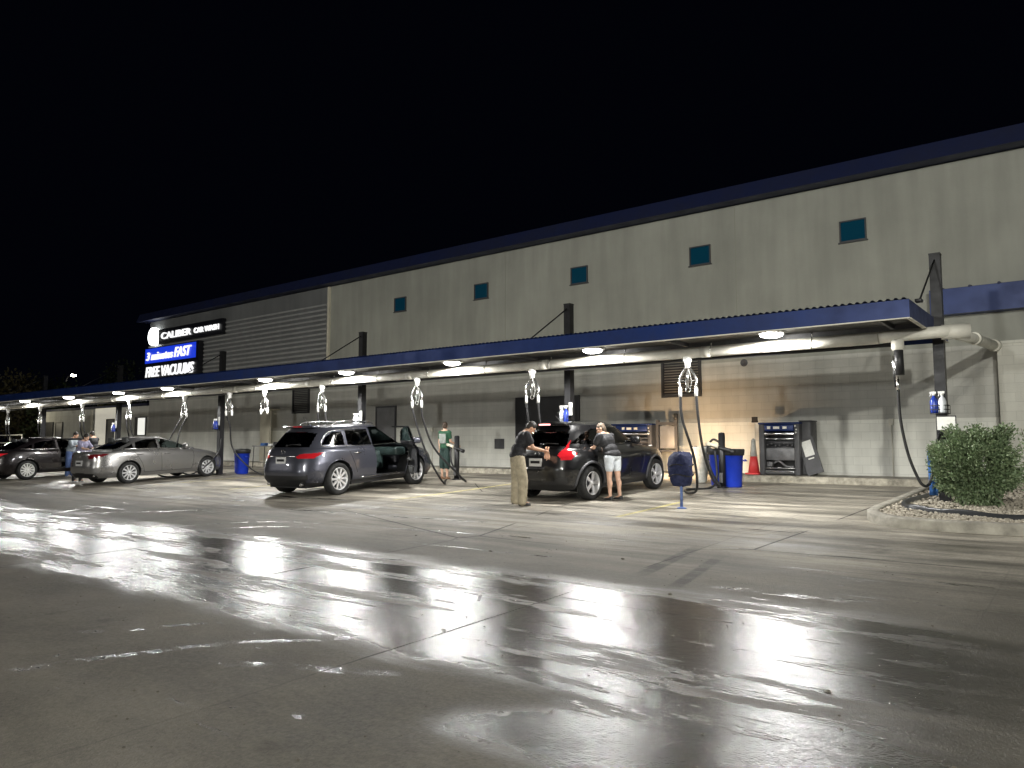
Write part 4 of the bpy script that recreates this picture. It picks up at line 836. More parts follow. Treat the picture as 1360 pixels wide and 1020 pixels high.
def wheel_parts(parent, c, r, side, spokes, w=.22, rim='alloy', name='wheel', twin=False, steer=0):
    t = empty(name, c, rot=(0, 0, steer)); t.parent = parent
    M = Matrix.Rotation(-side*PI/2, 4, 'X')   # lathe z -> outward
    mb = MB(); k = r*.70
    mb.lathe([(k, -w/2), (r*.9, -w/2), (r*.985, -w/2+.025), (r, -w/4), (r, w/4), (r*.985, w/2-.025), (r*.9, w/2), (k*1.02, w/2-.006), (k, w/2-.02), (k, -w/2)], 40, M, caps=False)
    mb.build('tyre', 'tyre', t)
    mb = MB(); mb.lathe([(k*1.0, w/2-.012), (k*.985, w/2-.004), (k*.93, w/2-.012), (k*.9, w/2-.05), (k*.88, -w/2+.03)], 40, M, caps=False)
    mb.lathe([(0, w/2-.01), (k*.16, w/2-.012), (k*.20, w/2-.03), (k*.2, w/2-.07)], 20, M, caps=False)
    for i in range(spokes):
        for dd in ((-.13, .13) if twin else (0,)):
            a = 2*PI*i/spokes; p0 = Vector((math.cos(a+dd*.4)*k*.14, math.sin(a+dd*.4)*k*.14, w/2-.028)); p1 = Vector((math.cos(a+dd)*k*.93, math.sin(a+dd)*k*.93, w/2-.022))
            d = (p1-p0).normalized(); s = Vector((-d.y, d.x, 0)); w0 = k*(.075 if twin else .11); w1 = k*(.06 if twin else .13)
            if spokes > 7 and not twin: w0 *= .75; w1 *= .8
            z = Vector((0, 0, .03)); P = [p0-s*w0, p0+s*w0, p1+s*w1, p1-s*w1]; vs = [M @ q for q in P]+[M @ (q-z) for q in P]
            mb.add(vs, [(0, 1, 2, 3), (4, 7, 6, 5), (0, 4, 5, 1), (1, 5, 6, 2), (2, 6, 7, 3), (3, 7, 4, 0)])
    mb.build('rim', rim, t)
    mb = MB(); mb.lathe([(0, w/2-.11), (k*.5, w/2-.11), (k*.5, w/2-.13)], 28, M); mb.build('brake_disc', 'trim_grey', t)
    mb = MB(); mb.lathe([(0, -.02), (k*.9, -.02)], 28, M); mb.build('wheel_well', 'plastic_black', t)
    return t

def car(name, label, cat, sp, contact, heading, paint):
    h = R_(heading); right = Vector((math.sin(h), -math.cos(h), 0)); fw = Vector((math.cos(h), math.sin(h), 0))
    keys = np.array(sp['keys'], float); wb = sp['wb']; ro = sp['ro']; r = sp['r']; hwmax = keys[:, 4].max()
    ctr = Vector(contact)-right*(hwmax-.11); ctr.z = gz(ctr.y)
    tilt = math.atan2(gz(ctr.y+fw.y*wb)-gz(ctr.y), wb)
    root = empty(name, ctr, rot=(0, -tilt, h), label=label, cat=cat)
    # levels
    lv = []; cnt = sp.get('cnt') or [6]*(len(keys)-1)
    for i in range(len(keys)-1):
        dz = max(abs(keys[i+1, 1]-keys[i, 1]), abs(keys[i+1, 3]-keys[i, 3])); dx = max(abs(keys[i+1, 0]-keys[i, 0]), abs(keys[i+1, 2]-keys[i, 2]))
        n = int(max(3, math.ceil(max(dz/.024, dx/.045))))
        for k in range(n): lv.append(keys[i]+(keys[i+1]-keys[i])*k/n)
    lv.append(keys[-1]); lv = np.array(lv)
    for _ in range(3): lv[1:-1] = (lv[:-2]+2*lv[1:-1]+lv[2:])/4
    K = len(lv); Mn = 176; V = []     # half-loop from tail centre to nose centre
    for (xt, zt, xn, zn, hw) in lv[:, :5]:
        topf = np.clip((zt-keys[0, 1])/(keys[-1, 1]-keys[0, 1]), 0, 1); n = 5.2-1.4*topf
        th = np.linspace(0, PI, 900); cx = -np.cos(th); sx = np.sin(th)
        ex = np.sign(cx)*np.abs(cx)**(2/n); ey = np.abs(sx)**(2/n)
        a = (xn-xt)/2; X = (xt+xn)/2+a*ex; Y = hw*ey
        # taper of the plan towards nose and tail
        u = (X-xt)/(xn-xt); Y = Y*(1-.05*np.clip((u-.72)/.28, 0, 1)**1.5-.035*np.clip((.22-u)/.22, 0, 1)**1.5)
        s = np.concatenate([[0], np.cumsum(np.hypot(np.diff(X), np.diff(Y)))]); q = np.linspace(0, s[-1], Mn+1)
        Xr = np.interp(q, s, X); Yr = np.interp(q, s, Y); Z = zt+(zn-zt)*np.clip((Xr-xt)/(xn-xt), 0, 1)
        V.append(np.stack([Xr-ro, Yr, Z], 1))
    V = np.array(V)                                 # K, Mn+1, 3  (left side, y>0)
    Lf = V.reshape(-1, 3); Rt = Lf*np.array([1, -1, 1]); n1 = Mn+1
    roofz = sp['crown']; Q = [Lf, Rt]; allF = []
    # arch snapping
    for side in (0, 1):
        P = Q[side]
        for wx in (0, wb):
            d = np.hypot(P[:, 0]-wx, P[:, 2]-r); ra = sp['arch']; sel = (np.abs(d-ra) < .017) & (np.abs(P[:, 1]) > .5*hwmax) & (P[:, 2] < r+ra+.05)
            f = ra/np.maximum(d, 1e-6); P[sel, 0] = wx+(P[sel, 0]-wx)*f[sel]; P[sel, 2] = r+(P[sel, 2]-r)*f[sel]
    VV = np.concatenate(Q); off = len(Lf)
    kk, jj = np.meshgrid(np.arange(K-1), np.arange(Mn), indexing='ij'); a = (kk*n1+jj).ravel()
    FL = np.stack([a, a+n1, a+n1+1, a+1], 1); FR = np.stack([a, a+1, a+n1+1, a+n1], 1)+off
    FS = np.concatenate([FL, FR]); C = VV[FS].mean(1); Nn = np.cross(VV[FS[:, 2]]-VV[FS[:, 0]], VV[FS[:, 3]]-VV[FS[:, 1]]); Nn /= np.maximum(np.linalg.norm(Nn, axis=1, keepdims=True), 1e-9)
    flip = (Nn[:, 1]*C[:, 1]+Nn[:, 0]*(C[:, 0]-wb/2)*.3) < 0; Nn[flip] *= -1
    side_ = np.abs(Nn[:, 1]) > .55; back = (~side_ | (np.abs(Nn[:, 0]) > .6)) & (Nn[:, 0] < -.2); front = (~side_) & (Nn[:, 0] > .2)
    tagarr = np.full(len(FS), 'body', dtype=object)
    x, y, z = C.T
    for wx in (0, wb): tagarr[(np.hypot(x-wx, z-r) < sp['arch']) & (np.abs(y) > .5*hwmax)] = 'cut'
    for (part, view, poly) in sp['regions']:
        if view == 's': m = side_ & inpoly(x, z, poly)
        elif view == 'b': m = back & inpoly(np.abs(y), z, poly)
        elif view == 'f': m = front & inpoly(np.abs(y), z, poly)
        elif view == 'w':        # wraps round the tail corner: side outline, and how far in it reaches on the back
            m = ((x < wb/2) & (Nn[:, 0] < .3)) & inpoly(x, z, poly) & (np.abs(y) > np.interp(z, *sp['tail_in']))
        elif view == 'wf': m = (x > wb/2) & inpoly(x, z, poly)
        tagarr[m & (tagarr != 'cut')] = part
    sgn = np.where(y > 0, 1, -1)
    doorpoly = sp.get('door'); indoor = np.zeros(len(FS), bool)
    if doorpoly: indoor = (sgn < 0) & inpoly(x, z, doorpoly) & (z < keys[-1, 1]+.01)
    # roof
    top = V[-1]; ny = 12; RV = []
    for j in range(n1):
        for q in range(ny+1):
            t_ = -1+2*q/ny; yy = top[j, 1]*t_; hfac = (1-t_*t_)**.8*roofz*min(1, top[j, 1]/(.5*keys[-1, 4])); RV.append((top[j, 0], yy, top[j, 2]+hfac))
    RV = np.array(RV); RF = [(j*(ny+1)+q, j*(ny+1)+q+1, (j+1)*(ny+1)+q+1, (j+1)*(ny+1)+q) for j in range(Mn) for q in range(ny)]
    nb = len(VV); AV = np.concatenate([VV, RV])
    bodyF = np.concatenate([FS[(tagarr == 'body') & ~indoor], np.array(RF)+nb])
    bo = from_arrays('body', AV, bodyF, paint, root)
    tree_ = BVHTree.FromPolygons([tuple(v) for v in AV], [tuple(f) for f in np.concatenate([FS, np.array(RF)+nb]).tolist()])
    def surf(px, pz, s, off_=.004):
        hit = tree_.ray_cast(Vector((px, s*3, pz)), Vector((0, -s, 0)))
        return hit[0]+Vector((0, s*off_, 0)) if hit[0] else Vector((px, s*hwmax, pz))
    def surfb(py, pz, off_=.004, d=1):
        hit = tree_.ray_cast(Vector((-d*4+wb/2, py, pz)), Vector((d, 0, 0))); return hit[0]+Vector((-d*off_, 0, 0)) if hit[0] else Vector((0, py, pz))
    # named regions
    pm = sp['mats']
    for part in dict.fromkeys(p for p, _, _ in sp['regions']):
        for s in (1, -1):
            m = (tagarr == part) & ~indoor
            single = part.split(':')[0] in ('windscreen', 'rear_window', 'bumper_cladding', 'grille', 'sill_cladding')
            if not single: m &= sgn == s
            elif s == -1: continue
            if m.sum(): from_arrays(part.split(':')[0], AV, FS[m], pm[part], root)
    # open door
    if doorpoly:
        hx = max(p[0] for p in doorpoly)-.02; hy = -(abs(surf(hx, .7, -1).y)-.02); org = (hx, hy, 0)
        m = indoor & (tagarr == 'body'); d_ = from_arrays('door', AV, FS[m], paint, root, origin=org)
        m2 = indoor & np.array([str(q).startswith('window') for q in tagarr]); fr = AV.copy()
        if m2.sum(): g = from_arrays('window', AV, FS[m2], 'glass_clear', d_, origin=org); g.location = (0, 0, 0)
        used = np.unique(FS[m]); IV = AV.copy(); IV[:, 1] += .07
        i_ = from_arrays('door_trim', IV, FS[m], 'trim_grey', d_, origin=org); i_.location = (0, 0, 0)
        mb = MB(); xs_ = [p[0] for p in doorpoly]; xm = (min(xs_)+max(xs_))/2
        mb.rbox((-.5, .10, .72), (.75, .08, .07), .03); mb.rbox((-.5, .075, .45), (.8, .05, .2), .03); mb.tube([(-.25, .11, .9), (-.32, .12, .92)], .02, 6); mb.build('armrest', 'seat_cloth', d_)
        mb = MB(); mb.rbox((-.07, -.17, sp['mirror'][1]), (.13, .22, .16), .05); mb.rbox((-.07, -.04, sp['mirror'][1]-.05), (.06, .12, .05), .015); mb.build('mirror', paint, d_)
        d_.rotation_euler = (0, 0, R_(sp['door_angle']))
    # liners
    for wx in (0, wb):
        for s in (1, -1):
            mb = MB(); ra = sp['arch']+.003; vs = []; ang = np.linspace(R_(-10), R_(190), 26)
            for t_ in ang:
                for yy in (hwmax*.98, hwmax-.34):
                    px, pz = wx+ra*math.cos(t_), r+ra*math.sin(t_); y0 = abs(surf(px, min(pz, 1.2), s).y)-.006 if yy > hwmax*.9 else yy; vs.append((px, s*y0, pz))
            mb.add(vs, [(2*i, 2*i+2, 2*i+3, 2*i+1) for i in range(25)], True)
            mb.add([(wx+ra*math.cos(t_), s*(hwmax-.34), r+ra*math.sin(t_)) for t_ in ang], [tuple(range(26))]); mb.build('wheel_arch_liner', 'plastic_black', root)
            mb = MB(); P = []
            for t_ in np.linspace(R_(-8), R_(188), 26):
                rr_ = sp['arch']+sp.get('flare', .008); P.append(surf(wx+rr_*math.cos(t_), r+rr_*math.sin(t_), s, .002))
            mb.tube(P, sp.get('flare', .01), 8); mb.build('wheel_arch_trim', sp.get('flare_mat', paint), root)
            wheel_parts(root, (wx, s*(hwmax-.125), r), r, s, sp['spokes'], rim=sp.get('rim', 'alloy'), twin=sp.get('twin', False), steer=0)
    # floor and underbody
    mb = MB(); L0, L1 = keys[0, 0]-ro+.1, keys[0, 2]-ro-.1; mb.box(sp['arch']+.02, wb-sp['arch']-.02, -hwmax*.9, hwmax*.9, .22, .30); mb.box(L0, L1, -(hwmax-.36), hwmax-.36, .21, .34); mb.build('underbody', 'plastic_black', root)
    if sp.get('interior', True):
        im = sp.get('seat_mat', 'seat_cloth')
        for sx in sp['seats']:
            for s in (1, -1):
                mb = MB(); mb.rbox((sx, s*.38, .62), (.5, .5, .18), .06); mb.rbox((sx-.28, s*.38, .95), (.16, .48, .62), .06, Matrix.Translation((sx-.28, 0, .6)) @ Matrix.Rotation(R_(-12), 4, 'Y') @ Matrix.Translation((-(sx-.28), 0, -.6))); mb.rbox((sx-.38, s*.38, 1.34), (.1, .26, .18), .04); mb.build('seat', im, root)
        mb = MB(); dx = sp['dash']; mb.rbox((dx, 0, .92), (.42, hwmax*1.5, .22), .07); mb.rbox((dx-.2, 0, .7), (.3, .3, .5), .05); mb.build('dashboard', im, root)
        mb = MB(); mb.tube([(dx-.32+.06*math.cos(R_(a)), .38+.18*math.sin(R_(a)), .98+.17*math.cos(R_(a))) for a in range(0, 360, 20)], .014, 8, closed=True); mb.tube([(dx-.1, .38, .9), (dx-.3, .38, .97)], .03, 8); mb.build('steering_wheel', 'plastic_black', root)
    # seams and trims
    for ln in sp['seams']:
        for s in (1, -1):
            if doorpoly and s < 0 and inpoly(np.array([np.mean([p[0] for p in ln])]), np.array([np.mean([p[1] for p in ln])]), doorpoly)[0]: continue
            P = smooth_path([(a_, 0, b_) for a_, b_ in ln], 6); mb = MB(); mb.tube([surf(p.x, p.z, s, .0) for p in P], .006, 5); mb.build('door_seam', 'plastic_black', root)
    for ln in sp.get('chrome', []):
        for s in (1, -1):
            P = smooth_path([(a_, 0, b_) for a_, b_ in ln], 8)
            if doorpoly and s < 0: P = [p for p in P if not inpoly(np.array([p.x]), np.array([p.z]), doorpoly)[0]]
            if len(P) < 3: continue
            mb = MB(); mb.tube([surf(p.x, p.z, s, .004) for p in P], .009, 6); mb.build('window_trim', sp.get('chrome_mat', 'chrome'), root)
    for (hx, hz) in sp['handles']:
        for s in (1, -1):
            if doorpoly and s < 0 and inpoly(np.array([hx]), np.array([hz]), doorpoly)[0]: continue
            p0 = surf(hx-.09, hz, s, .03); p1 = surf(hx+.09, hz, s, .03); mb = MB(); mb.tube([surf(hx-.1, hz, s, 0), p0, p1, surf(hx+.1, hz, s, 0)], .013, 8); mb.build('door_handle', sp.get('handle_mat', 'chrome'), root)
    mx, mz = sp['mirror']
    for s in (1, -1):
        if doorpoly and s < 0: continue
        p = surf(mx, mz, s, 0); mb = MB(); mb.rbox((p.x, p.y+s*.13, mz+.04), (.14, .24, .16), .05); mb.rbox((p.x+.01, p.y+s*.02, mz-.02), (.07, .12, .05), .015); mb.build('mirror', paint, root)
    # plate, wiper, emblem
    pz = sp['plate']; p = surfb(0, pz, .012); mb = MB(); mb.box(p.x-.01, p.x+.02, -.16, .16, pz-.08, pz+.08); q = mb.build('number_plate', 'plate', root)
    mb = MB(); mb.box(p.x-.014, p.x-.010, -.12, .12, pz-.02, pz+.035); o = mb.build('plate_characters', 'steel_black', q)
    for ln in sp.get('tail_chrome', []):
        P = [surfb(a_, b_, .008) for a_, b_ in ln]; mb = MB(); mb.tube(P, .012, 6); mb.build('tail_trim', 'chrome', root)
    if sp.get('wiper'):
        wz = sp['wiper']; mb = MB(); mb.tube([surfb(.0, wz, .03), surfb(-.16, wz+.03, .03), surfb(-.42, wz+.02, .03)], .011, 6); mb.ell(surfb(0, wz, .02), (.03, .03, .03)); mb.build('wiper', 'plastic_black', root)
    if sp.get('emblem'):
        ez = sp['emblem']; c0 = surfb(0, ez, .012); mb = MB(); mb.tube([(c0.x, .06*math.cos(R_(a)), ez+.048*math.sin(R_(a))) for a in range(0, 360, 24)], .008, 6, closed=True); mb.build('emblem', 'chrome', root)
    if sp.get('spoiler'):
        sx, sz, sw = sp['spoiler']; mb = MB(); mb.rbox((sx, 0, sz), (.26, sw*2, .045), .02); mb.build('roof_spoiler', paint, root)
        mb = MB(); mb.rbox((sx-.125, 0, sz+.004), (.03, .30, .03), .01); mb.build('high_brake_light', sp.get('brake_mat', 'tail_red'), root)
    if sp.get('rails'):
        x0_, x1_, yy, zz = sp['rails']
        for s in (1, -1):
            mb = MB(); mb.tube(smooth_path([(x0_, s*yy, zz-.03), (x0_+.15, s*yy, zz+.03), ((x0_+x1_)/2, s*yy, zz+.055), (x1_-.15, s*yy, zz+.03), (x1_, s*yy, zz-.03)], 6), .014, 8); mb.build('roof_rail', 'chrome', root)
    if sp.get('exhaust'):
        for s in (1, -1):
            mb = MB(); mb.tube([(keys[0, 0]-ro+.25, s*.55, .3), (keys[0, 0]-ro-.02, s*.55, .3)], .035, 12); mb.build('exhaust', 'chrome', root)
    for (ty, tz) in sp.get('bulbs', []):
        for s in (1, -1): p = surfb(s*ty, tz, -.01); mb = MB(); mb.ell(p, (.03, .055, .045)); mb.build('tail_bulb', 'tail_hot', root)
    for k_, (part, m_, c_, rr_) in enumerate(sp.get('blobs', [])):
        for s in (1, -1):
            mb = MB(); mb.ell((c_[0], s*c_[1], c_[2]), rr_); mb.build(part, m_, root)
    if sp.get('antenna'): 
        a_ = sp['antenna']; mb = MB(); mb.tube([(a_[0], 0, a_[1]), (a_[0]-.2, 0, a_[1]+.18)], .005, 6); mb.rbox((a_[0], 0, a_[1]), (.08, .05, .03), .01); mb.build('antenna', 'plastic_black', root)
    return root

# compact black crossover -------------------------------------------------
ro = .80
juke = dict(bulbs=[(.72, .97)], tail_in=([.84, .95, 1.02, 1.08, 1.22], [.60, .50, .52, .55, .58]), wb=2.55, ro=ro, r=.345, arch=.40, crown=.09, spokes=5, twin=True, flare=.03, flare_mat='trim_grey',
  keys=[(.16, .24, 4.02, .22, .80), (.06, .36, 4.12, .34, .87), (.02, .50, 4.15, .48, .89), (.00, .66, 4.13, .66, .90), (.04, .80, 4.08, .80, .90), (.07, .92, 3.96, .91, .885), (.12, .99, 3.62, .98, .85), (.16, 1.04, 3.22, 1.04, .80), (.20, 1.07, 3.00, 1.08, .755), (.44, 1.42, 2.46, 1.41, .675), (.54, 1.53, 2.16, 1.53, .61)],
  regions=[('bumper_cladding', 's', [(-1, .1), (5, .1), (5, .34), (-1, .34)]), ('bumper_cladding', 'b', [(0, .1), (1, .1), (1, .50), (.55, .50), (.45, .44), (0, .44)]), ('bumper_cladding', 'f', [(0, .1), (1, .1), (1, .4), (0, .4)]), ('grille', 'f', [(0, .62), (.45, .62), (.5, .78), (0, .78)]),
    ('window:r', 's', [(.42-ro+.02, 1.17), (.95-ro, 1.125), (1.42-ro, 1.115), (1.40-ro, 1.45), (1.05-ro, 1.44), (.72-ro, 1.33)]), ('window:f', 's', [(1.50-ro, 1.11), (2.85-ro, 1.09), (2.62-ro, 1.22), (2.28-ro, 1.42), (2.1-ro, 1.46), (1.50-ro, 1.46)]),
    ('rear_window', 'b', [(0, 1.12), (.52, 1.12), (.62, 1.15), (.64, 1.20), (.60, 1.29), (.53, 1.37), (.42, 1.415), (.2, 1.43), (0, 1.435)]), ('windscreen', 'f', [(0, 1.10), (.66, 1.10), (.53, 1.46), (0, 1.47)]),
    ('tail_light', 'w', [(-ro-.05, .86), (-ro+.28, .84), (-ro+.46, .97), (-ro+.34, 1.03), (-ro+.50, 1.26), (-ro+.30, 1.22), (-ro-.05, 1.06)])],
  mats={'bumper_cladding': 'plastic_black', 'grille': 'plastic_black', 'window:r': 'glass_dark', 'window:f': 'glass_dark', 'rear_window': 'glass_dark', 'windscreen': 'glass_clear', 'tail_light': 'tail_red_lit'},
  seams=[[(1.46-ro, 1.46), (1.46-ro, .9), (1.44-ro, .45)], [(2.75-ro, 1.08), (2.8-ro, .8), (2.68-ro, .45)], [(.98-ro, 1.1), (1.08-ro, .9), (1.26-ro, .66), (1.3-ro, .45)], [(1.3-ro, .42), (2.68-ro, .42)]], chrome=[[(2.9-ro, 1.085), (1.5-ro, 1.10), (.9-ro, 1.12)]], chrome_mat='plastic_black',
  handles=[(1.62-ro, .96)], handle_mat='plastic_black', mirror=(2.62-ro, 1.12), plate=.80, wiper=1.15, emblem=.97, spoiler=(.50-ro, 1.56, .52), brake_mat='tail_hot', seats=(.62, 1.5), dash=2.25, antenna=(.95-ro, 1.57),
  blobs=[('headlight', 'headlight_on', (3.24, .52, .72), (.03, .07, .06)), ('side_repeater', 'pvc_white', (2.45, .80, 1.0), (.05, .045, .015))])
JK = car('black_crossover', 'small black crossover parked nose in, tail lights lit, man behind it', 'car', juke, (-8.33, 13.27, 0), 87, 'paint_black')
for s in (1, -1): lamp('SPOT', 'headlight_beam', (3.36, s*.6, .72), 260, (1, .66, .36), .06, spot=100, blend=1, parent=JK).rotation_euler = (R_(90), 0, R_(-90))

# slate grey SUV ----------------------------------------------------------
ro = 1.0
suv = dict(tail_in=([.88, .96, 1.04], [.50, .44, .60]), wb=2.9, ro=ro, r=.385, arch=.44, crown=.06, spokes=10, flare=.012, seat_mat='seat_leather',
  keys=[(.16, .27, 4.90, .25, .88), (.03, .42, 4.98, .38, .95), (.00, .60, 5.00, .55, .975), (.04, .80, 4.97, .75, .975), (.10, .97, 4.85, .90, .96), (.14, 1.06, 4.45, 1.01, .94), (.17, 1.11, 3.98, 1.08, .90), (.20, 1.14, 3.76, 1.12, .86), (.56, 1.50, 3.12, 1.52, .745), (.68, 1.61, 2.82, 1.64, .675)],
  regions=[('bumper_cladding', 's', [(-1.5, .1), (5, .1), (5, .33), (-1.5, .33)]), ('bumper_cladding', 'b', [(0, .1), (1.1, .1), (1.1, .52), (0, .52)]), ('grille', 'f', [(0, .5), (.5, .5), (.55, .8), (0, .8)]),
    ('window:q', 's', [(.62-ro, 1.20), (1.28-ro, 1.18), (1.30-ro, 1.50), (1.0-ro, 1.50), (.78-ro, 1.38)]), ('window:r', 's', [(1.38-ro, 1.17), (2.24-ro, 1.15), (2.16-ro, 1.55), (1.40-ro, 1.53)]), ('window:f', 's', [(2.34-ro, 1.15), (3.62-ro, 1.15), (3.3-ro, 1.35), (3.0-ro, 1.52), (2.8-ro, 1.57), (2.26-ro, 1.57)]),
    ('rear_window', 'b', [(0, 1.17), (.62, 1.17), (.72, 1.21), (.66, 1.38), (.58, 1.48), (.3, 1.51), (0, 1.515)]), ('windscreen', 'f', [(0, 1.14), (.78, 1.14), (.62, 1.57), (0, 1.6)]),
    ('tail_light', 'w', [(-ro-.05, .90), (-ro+.35, .90), (-ro+.62, 1.04), (-ro+.30, 1.02), (-ro-.05, 1.00)])],
  mats={'bumper_cladding': 'plastic_black', 'grille': 'plastic_black', 'window:q': 'glass_dark', 'window:r': 'glass_dark', 'window:f': 'glass_clear', 'rear_window': 'glass_dark', 'windscreen': 'glass_clear', 'tail_light': 'tail_red'},
  seams=[[(2.28-ro, 1.56), (2.26-ro, 1.1), (2.28-ro, .42)], [(1.34-ro, 1.5), (1.34-ro, 1.12), (1.45-ro, .85), (1.6-ro, .5)], [(1.6-ro, .42), (3.5-ro, .42)]], chrome=[[(3.7-ro, 1.14), (2.4-ro, 1.135), (1.0-ro, 1.165), (.62-ro, 1.185), (.74-ro, 1.38), (.98-ro, 1.525), (1.6-ro, 1.56), (2.6-ro, 1.59)], [(1.75-ro, .37), (3.3-ro, .37)]],
  handles=[(1.62-ro, .98), (2.5-ro, .97)], mirror=(3.3-ro, 1.2), plate=.86, wiper=1.2, emblem=1.06, spoiler=(.70-ro, 1.635, .50), seats=(.55, 1.55), dash=2.55, rails=(.15, 1.6, .56, 1.70), exhaust=True,
  tail_chrome=[[(-.42, .955), (0, .965), (.42, .955)]], door=[(2.28-ro, .40), (2.26-ro, 1.1), (2.24-ro, 1.60), (2.86-ro, 1.60), (3.1-ro, 1.52), (3.4-ro, 1.33), (3.68-ro, 1.14), (3.52-ro, .8), (3.46-ro, .40)], door_angle=48, antenna=(.95-ro, 1.69))
SUV = car('grey_suv', 'slate grey seven seat SUV with its front right door open', 'car', suv, (-14.46, 11.73, 0), 96.5, 'paint_slate')
# silver sedan ------------------------------------------------------------
ro = 1.08
sed = dict(tail_in=([.80, .9, .98], [.45, .40, .36]), wb=2.83, ro=ro, r=.34, arch=.385, crown=.045, spokes=10, flare=.008, exhaust=True,
  keys=[(.15, .22, 4.68, .20, .84), (.03, .36, 4.76, .32, .90), (.00, .55, 4.78, .50, .92), (.03, .75, 4.74, .66, .92), (.03, .90, 4.64, .76, .91), (.05, .985, 4.38, .86, .89), (.12, 1.03, 3.95, .95, .86), (.55, 1.06, 3.60, 1.01, .80), (1.30, 1.33, 2.80, 1.31, .68), (1.52, 1.40, 2.52, 1.39, .61)],
  regions=[('bumper_cladding', 'b', [(0, .1), (.7, .1), (.6, .36), (0, .38)]), ('grille', 'f', [(0, .3), (.7, .3), (.6, .55), (0, .6)]),
    ('window:q', 's', [(.98-ro, 1.10), (1.28-ro, 1.09), (1.30-ro, 1.24), (1.2-ro, 1.18)]), ('window:r', 's', [(1.34-ro, 1.085), (2.12-ro, 1.065), (2.10-ro, 1.36), (1.72-ro, 1.35), (1.40-ro, 1.27)]), ('window:f', 's', [(2.20-ro, 1.06), (3.38-ro, 1.03), (3.05-ro, 1.18), (2.78-ro, 1.30), (2.6-ro, 1.35), (2.17-ro, 1.365)]),
    ('rear_window', 'b', [(0, 1.075), (.62, 1.09), (.55, 1.30), (0, 1.36)]), ('windscreen', 'f', [(0, 1.02), (.72, 1.03), (.56, 1.33), (0, 1.36)]),
    ('tail_light', 'w', [(-ro-.05, .80), (-ro+.22, .84), (-ro+.50, .955), (-ro+.2, .955), (-ro-.05, .93)])],
  mats={'bumper_cladding': 'plastic_black', 'grille': 'plastic_black', 'window:q': 'glass_dark', 'window:r': 'glass_dark', 'window:f': 'glass_clear', 'rear_window': 'glass_dark', 'windscreen': 'glass_clear', 'tail_light': 'tail_dark'},
  seams=[[(2.16-ro, 1.36), (2.16-ro, 1.0), (2.18-ro, .34)], [(1.2-ro, 1.08), (1.32-ro, .9), (1.5-ro, .6), (1.58-ro, .34)], [(3.35-ro, 1.02), (3.36-ro, .7), (3.28-ro, .34)], [(1.58-ro, .33), (3.28-ro, .33)]], chrome=[[(3.4-ro, 1.02), (2.2-ro, 1.045), (1.2-ro, 1.075), (.95-ro, 1.09)]],
  handles=[(1.45-ro, .90), (2.38-ro, .88)], handle_mat='paint_silver', mirror=(3.08-ro, 1.05), plate=.68, emblem=.88, seats=(.55, 1.45), dash=2.3)
CAM = car('silver_sedan', 'silver grey sedan parked nose in with a woman at its boot', 'car', sed, (-24.03, 11.28, 0), 97, 'paint_silver')
# dark sedan --------------------------------------------------------------
sed2 = dict(sed); ro = 1.05
sed2['keys'] = [(.15, .22, 4.95, .20, .86), (.03, .36, 5.02, .32, .92), (.00, .58, 5.04, .50, .935), (.03, .80, 5.00, .68, .935), (.06, .93, 4.86, .78, .92), (.10, 1.00, 4.5, .88, .90), (.18, 1.04, 4.0, .98, .87), (.50, 1.07, 3.65, 1.04, .81), (1.22, 1.37, 2.8, 1.36, .69), (1.45, 1.44, 2.5, 1.43, .62)]
sed2.update(wb=2.84, spokes=12, rim='pvc_white', door=[(2.2-ro, .34), (2.18-ro, 1.0), (2.16-ro, 1.42), (2.7-ro, 1.42), (3.1-ro, 1.24), (3.46-ro, 1.06), (3.4-ro, .7), (3.34-ro, .34)], door_angle=55, handle_mat='chrome', ro=ro)
sed2['mats'] = dict(sed['mats'], tail_light='tail_red_lit')
CAD = car('dark_sedan', 'near black sedan at the far left with bright wheels and open front door', 'car', sed2, (-30.0, 10.54, 0), 97, 'paint_darkred')
mat('cloth_peach', (.75, .42, .28), .85, 0, var=.3, vscale=14)

# ------------------------------------------------------------------ people
def capsule(mb, a, b, ra, rb, n=12):
    a, b = Vector(a), Vector(b); L = (b-a).length
    if L < 1e-4: mb.ell(a, (ra, ra, ra)); return
    d = (b-a)/L; P = []; Rr = []
    for t in (-.98, -.85, -.5, 0): P.append(a+d*ra*t); Rr.append(ra*math.sqrt(1-t*t))
    for t in (.33, .66): P.append(a+d*L*t); Rr.append(ra+(rb-ra)*t)
    for t in (0, .5, .85, .98): P.append(b+d*rb*t); Rr.append(rb*math.sqrt(1-t*t))
    mb.tube(P, Rr, n)
def remesh(mb, name, m, parent, vox, it=4, label=None):
    me = mb.mesh(name); o = bpy.data.objects.new('tmp', me); COL.objects.link(o)
    md = o.modifiers.new('r', 'REMESH'); md.mode = 'VOXEL'; md.voxel_size = vox; md.use_smooth_shade = True
    sm = o.modifiers.new('s', 'SMOOTH'); sm.iterations = it; sm.factor = .5
    bpy.context.view_layer.update(); me2 = bpy.data.meshes.new_from_object(o.evaluated_get(bpy.context.evaluated_depsgraph_get())); bpy.data.objects.remove(o)
    me2.materials.clear(); me2.materials.append(MT[m]); me2.name = name; q = bpy.data.objects.new(name, me2); COL.objects.link(q); q.parent = parent
    return tag(q, label)
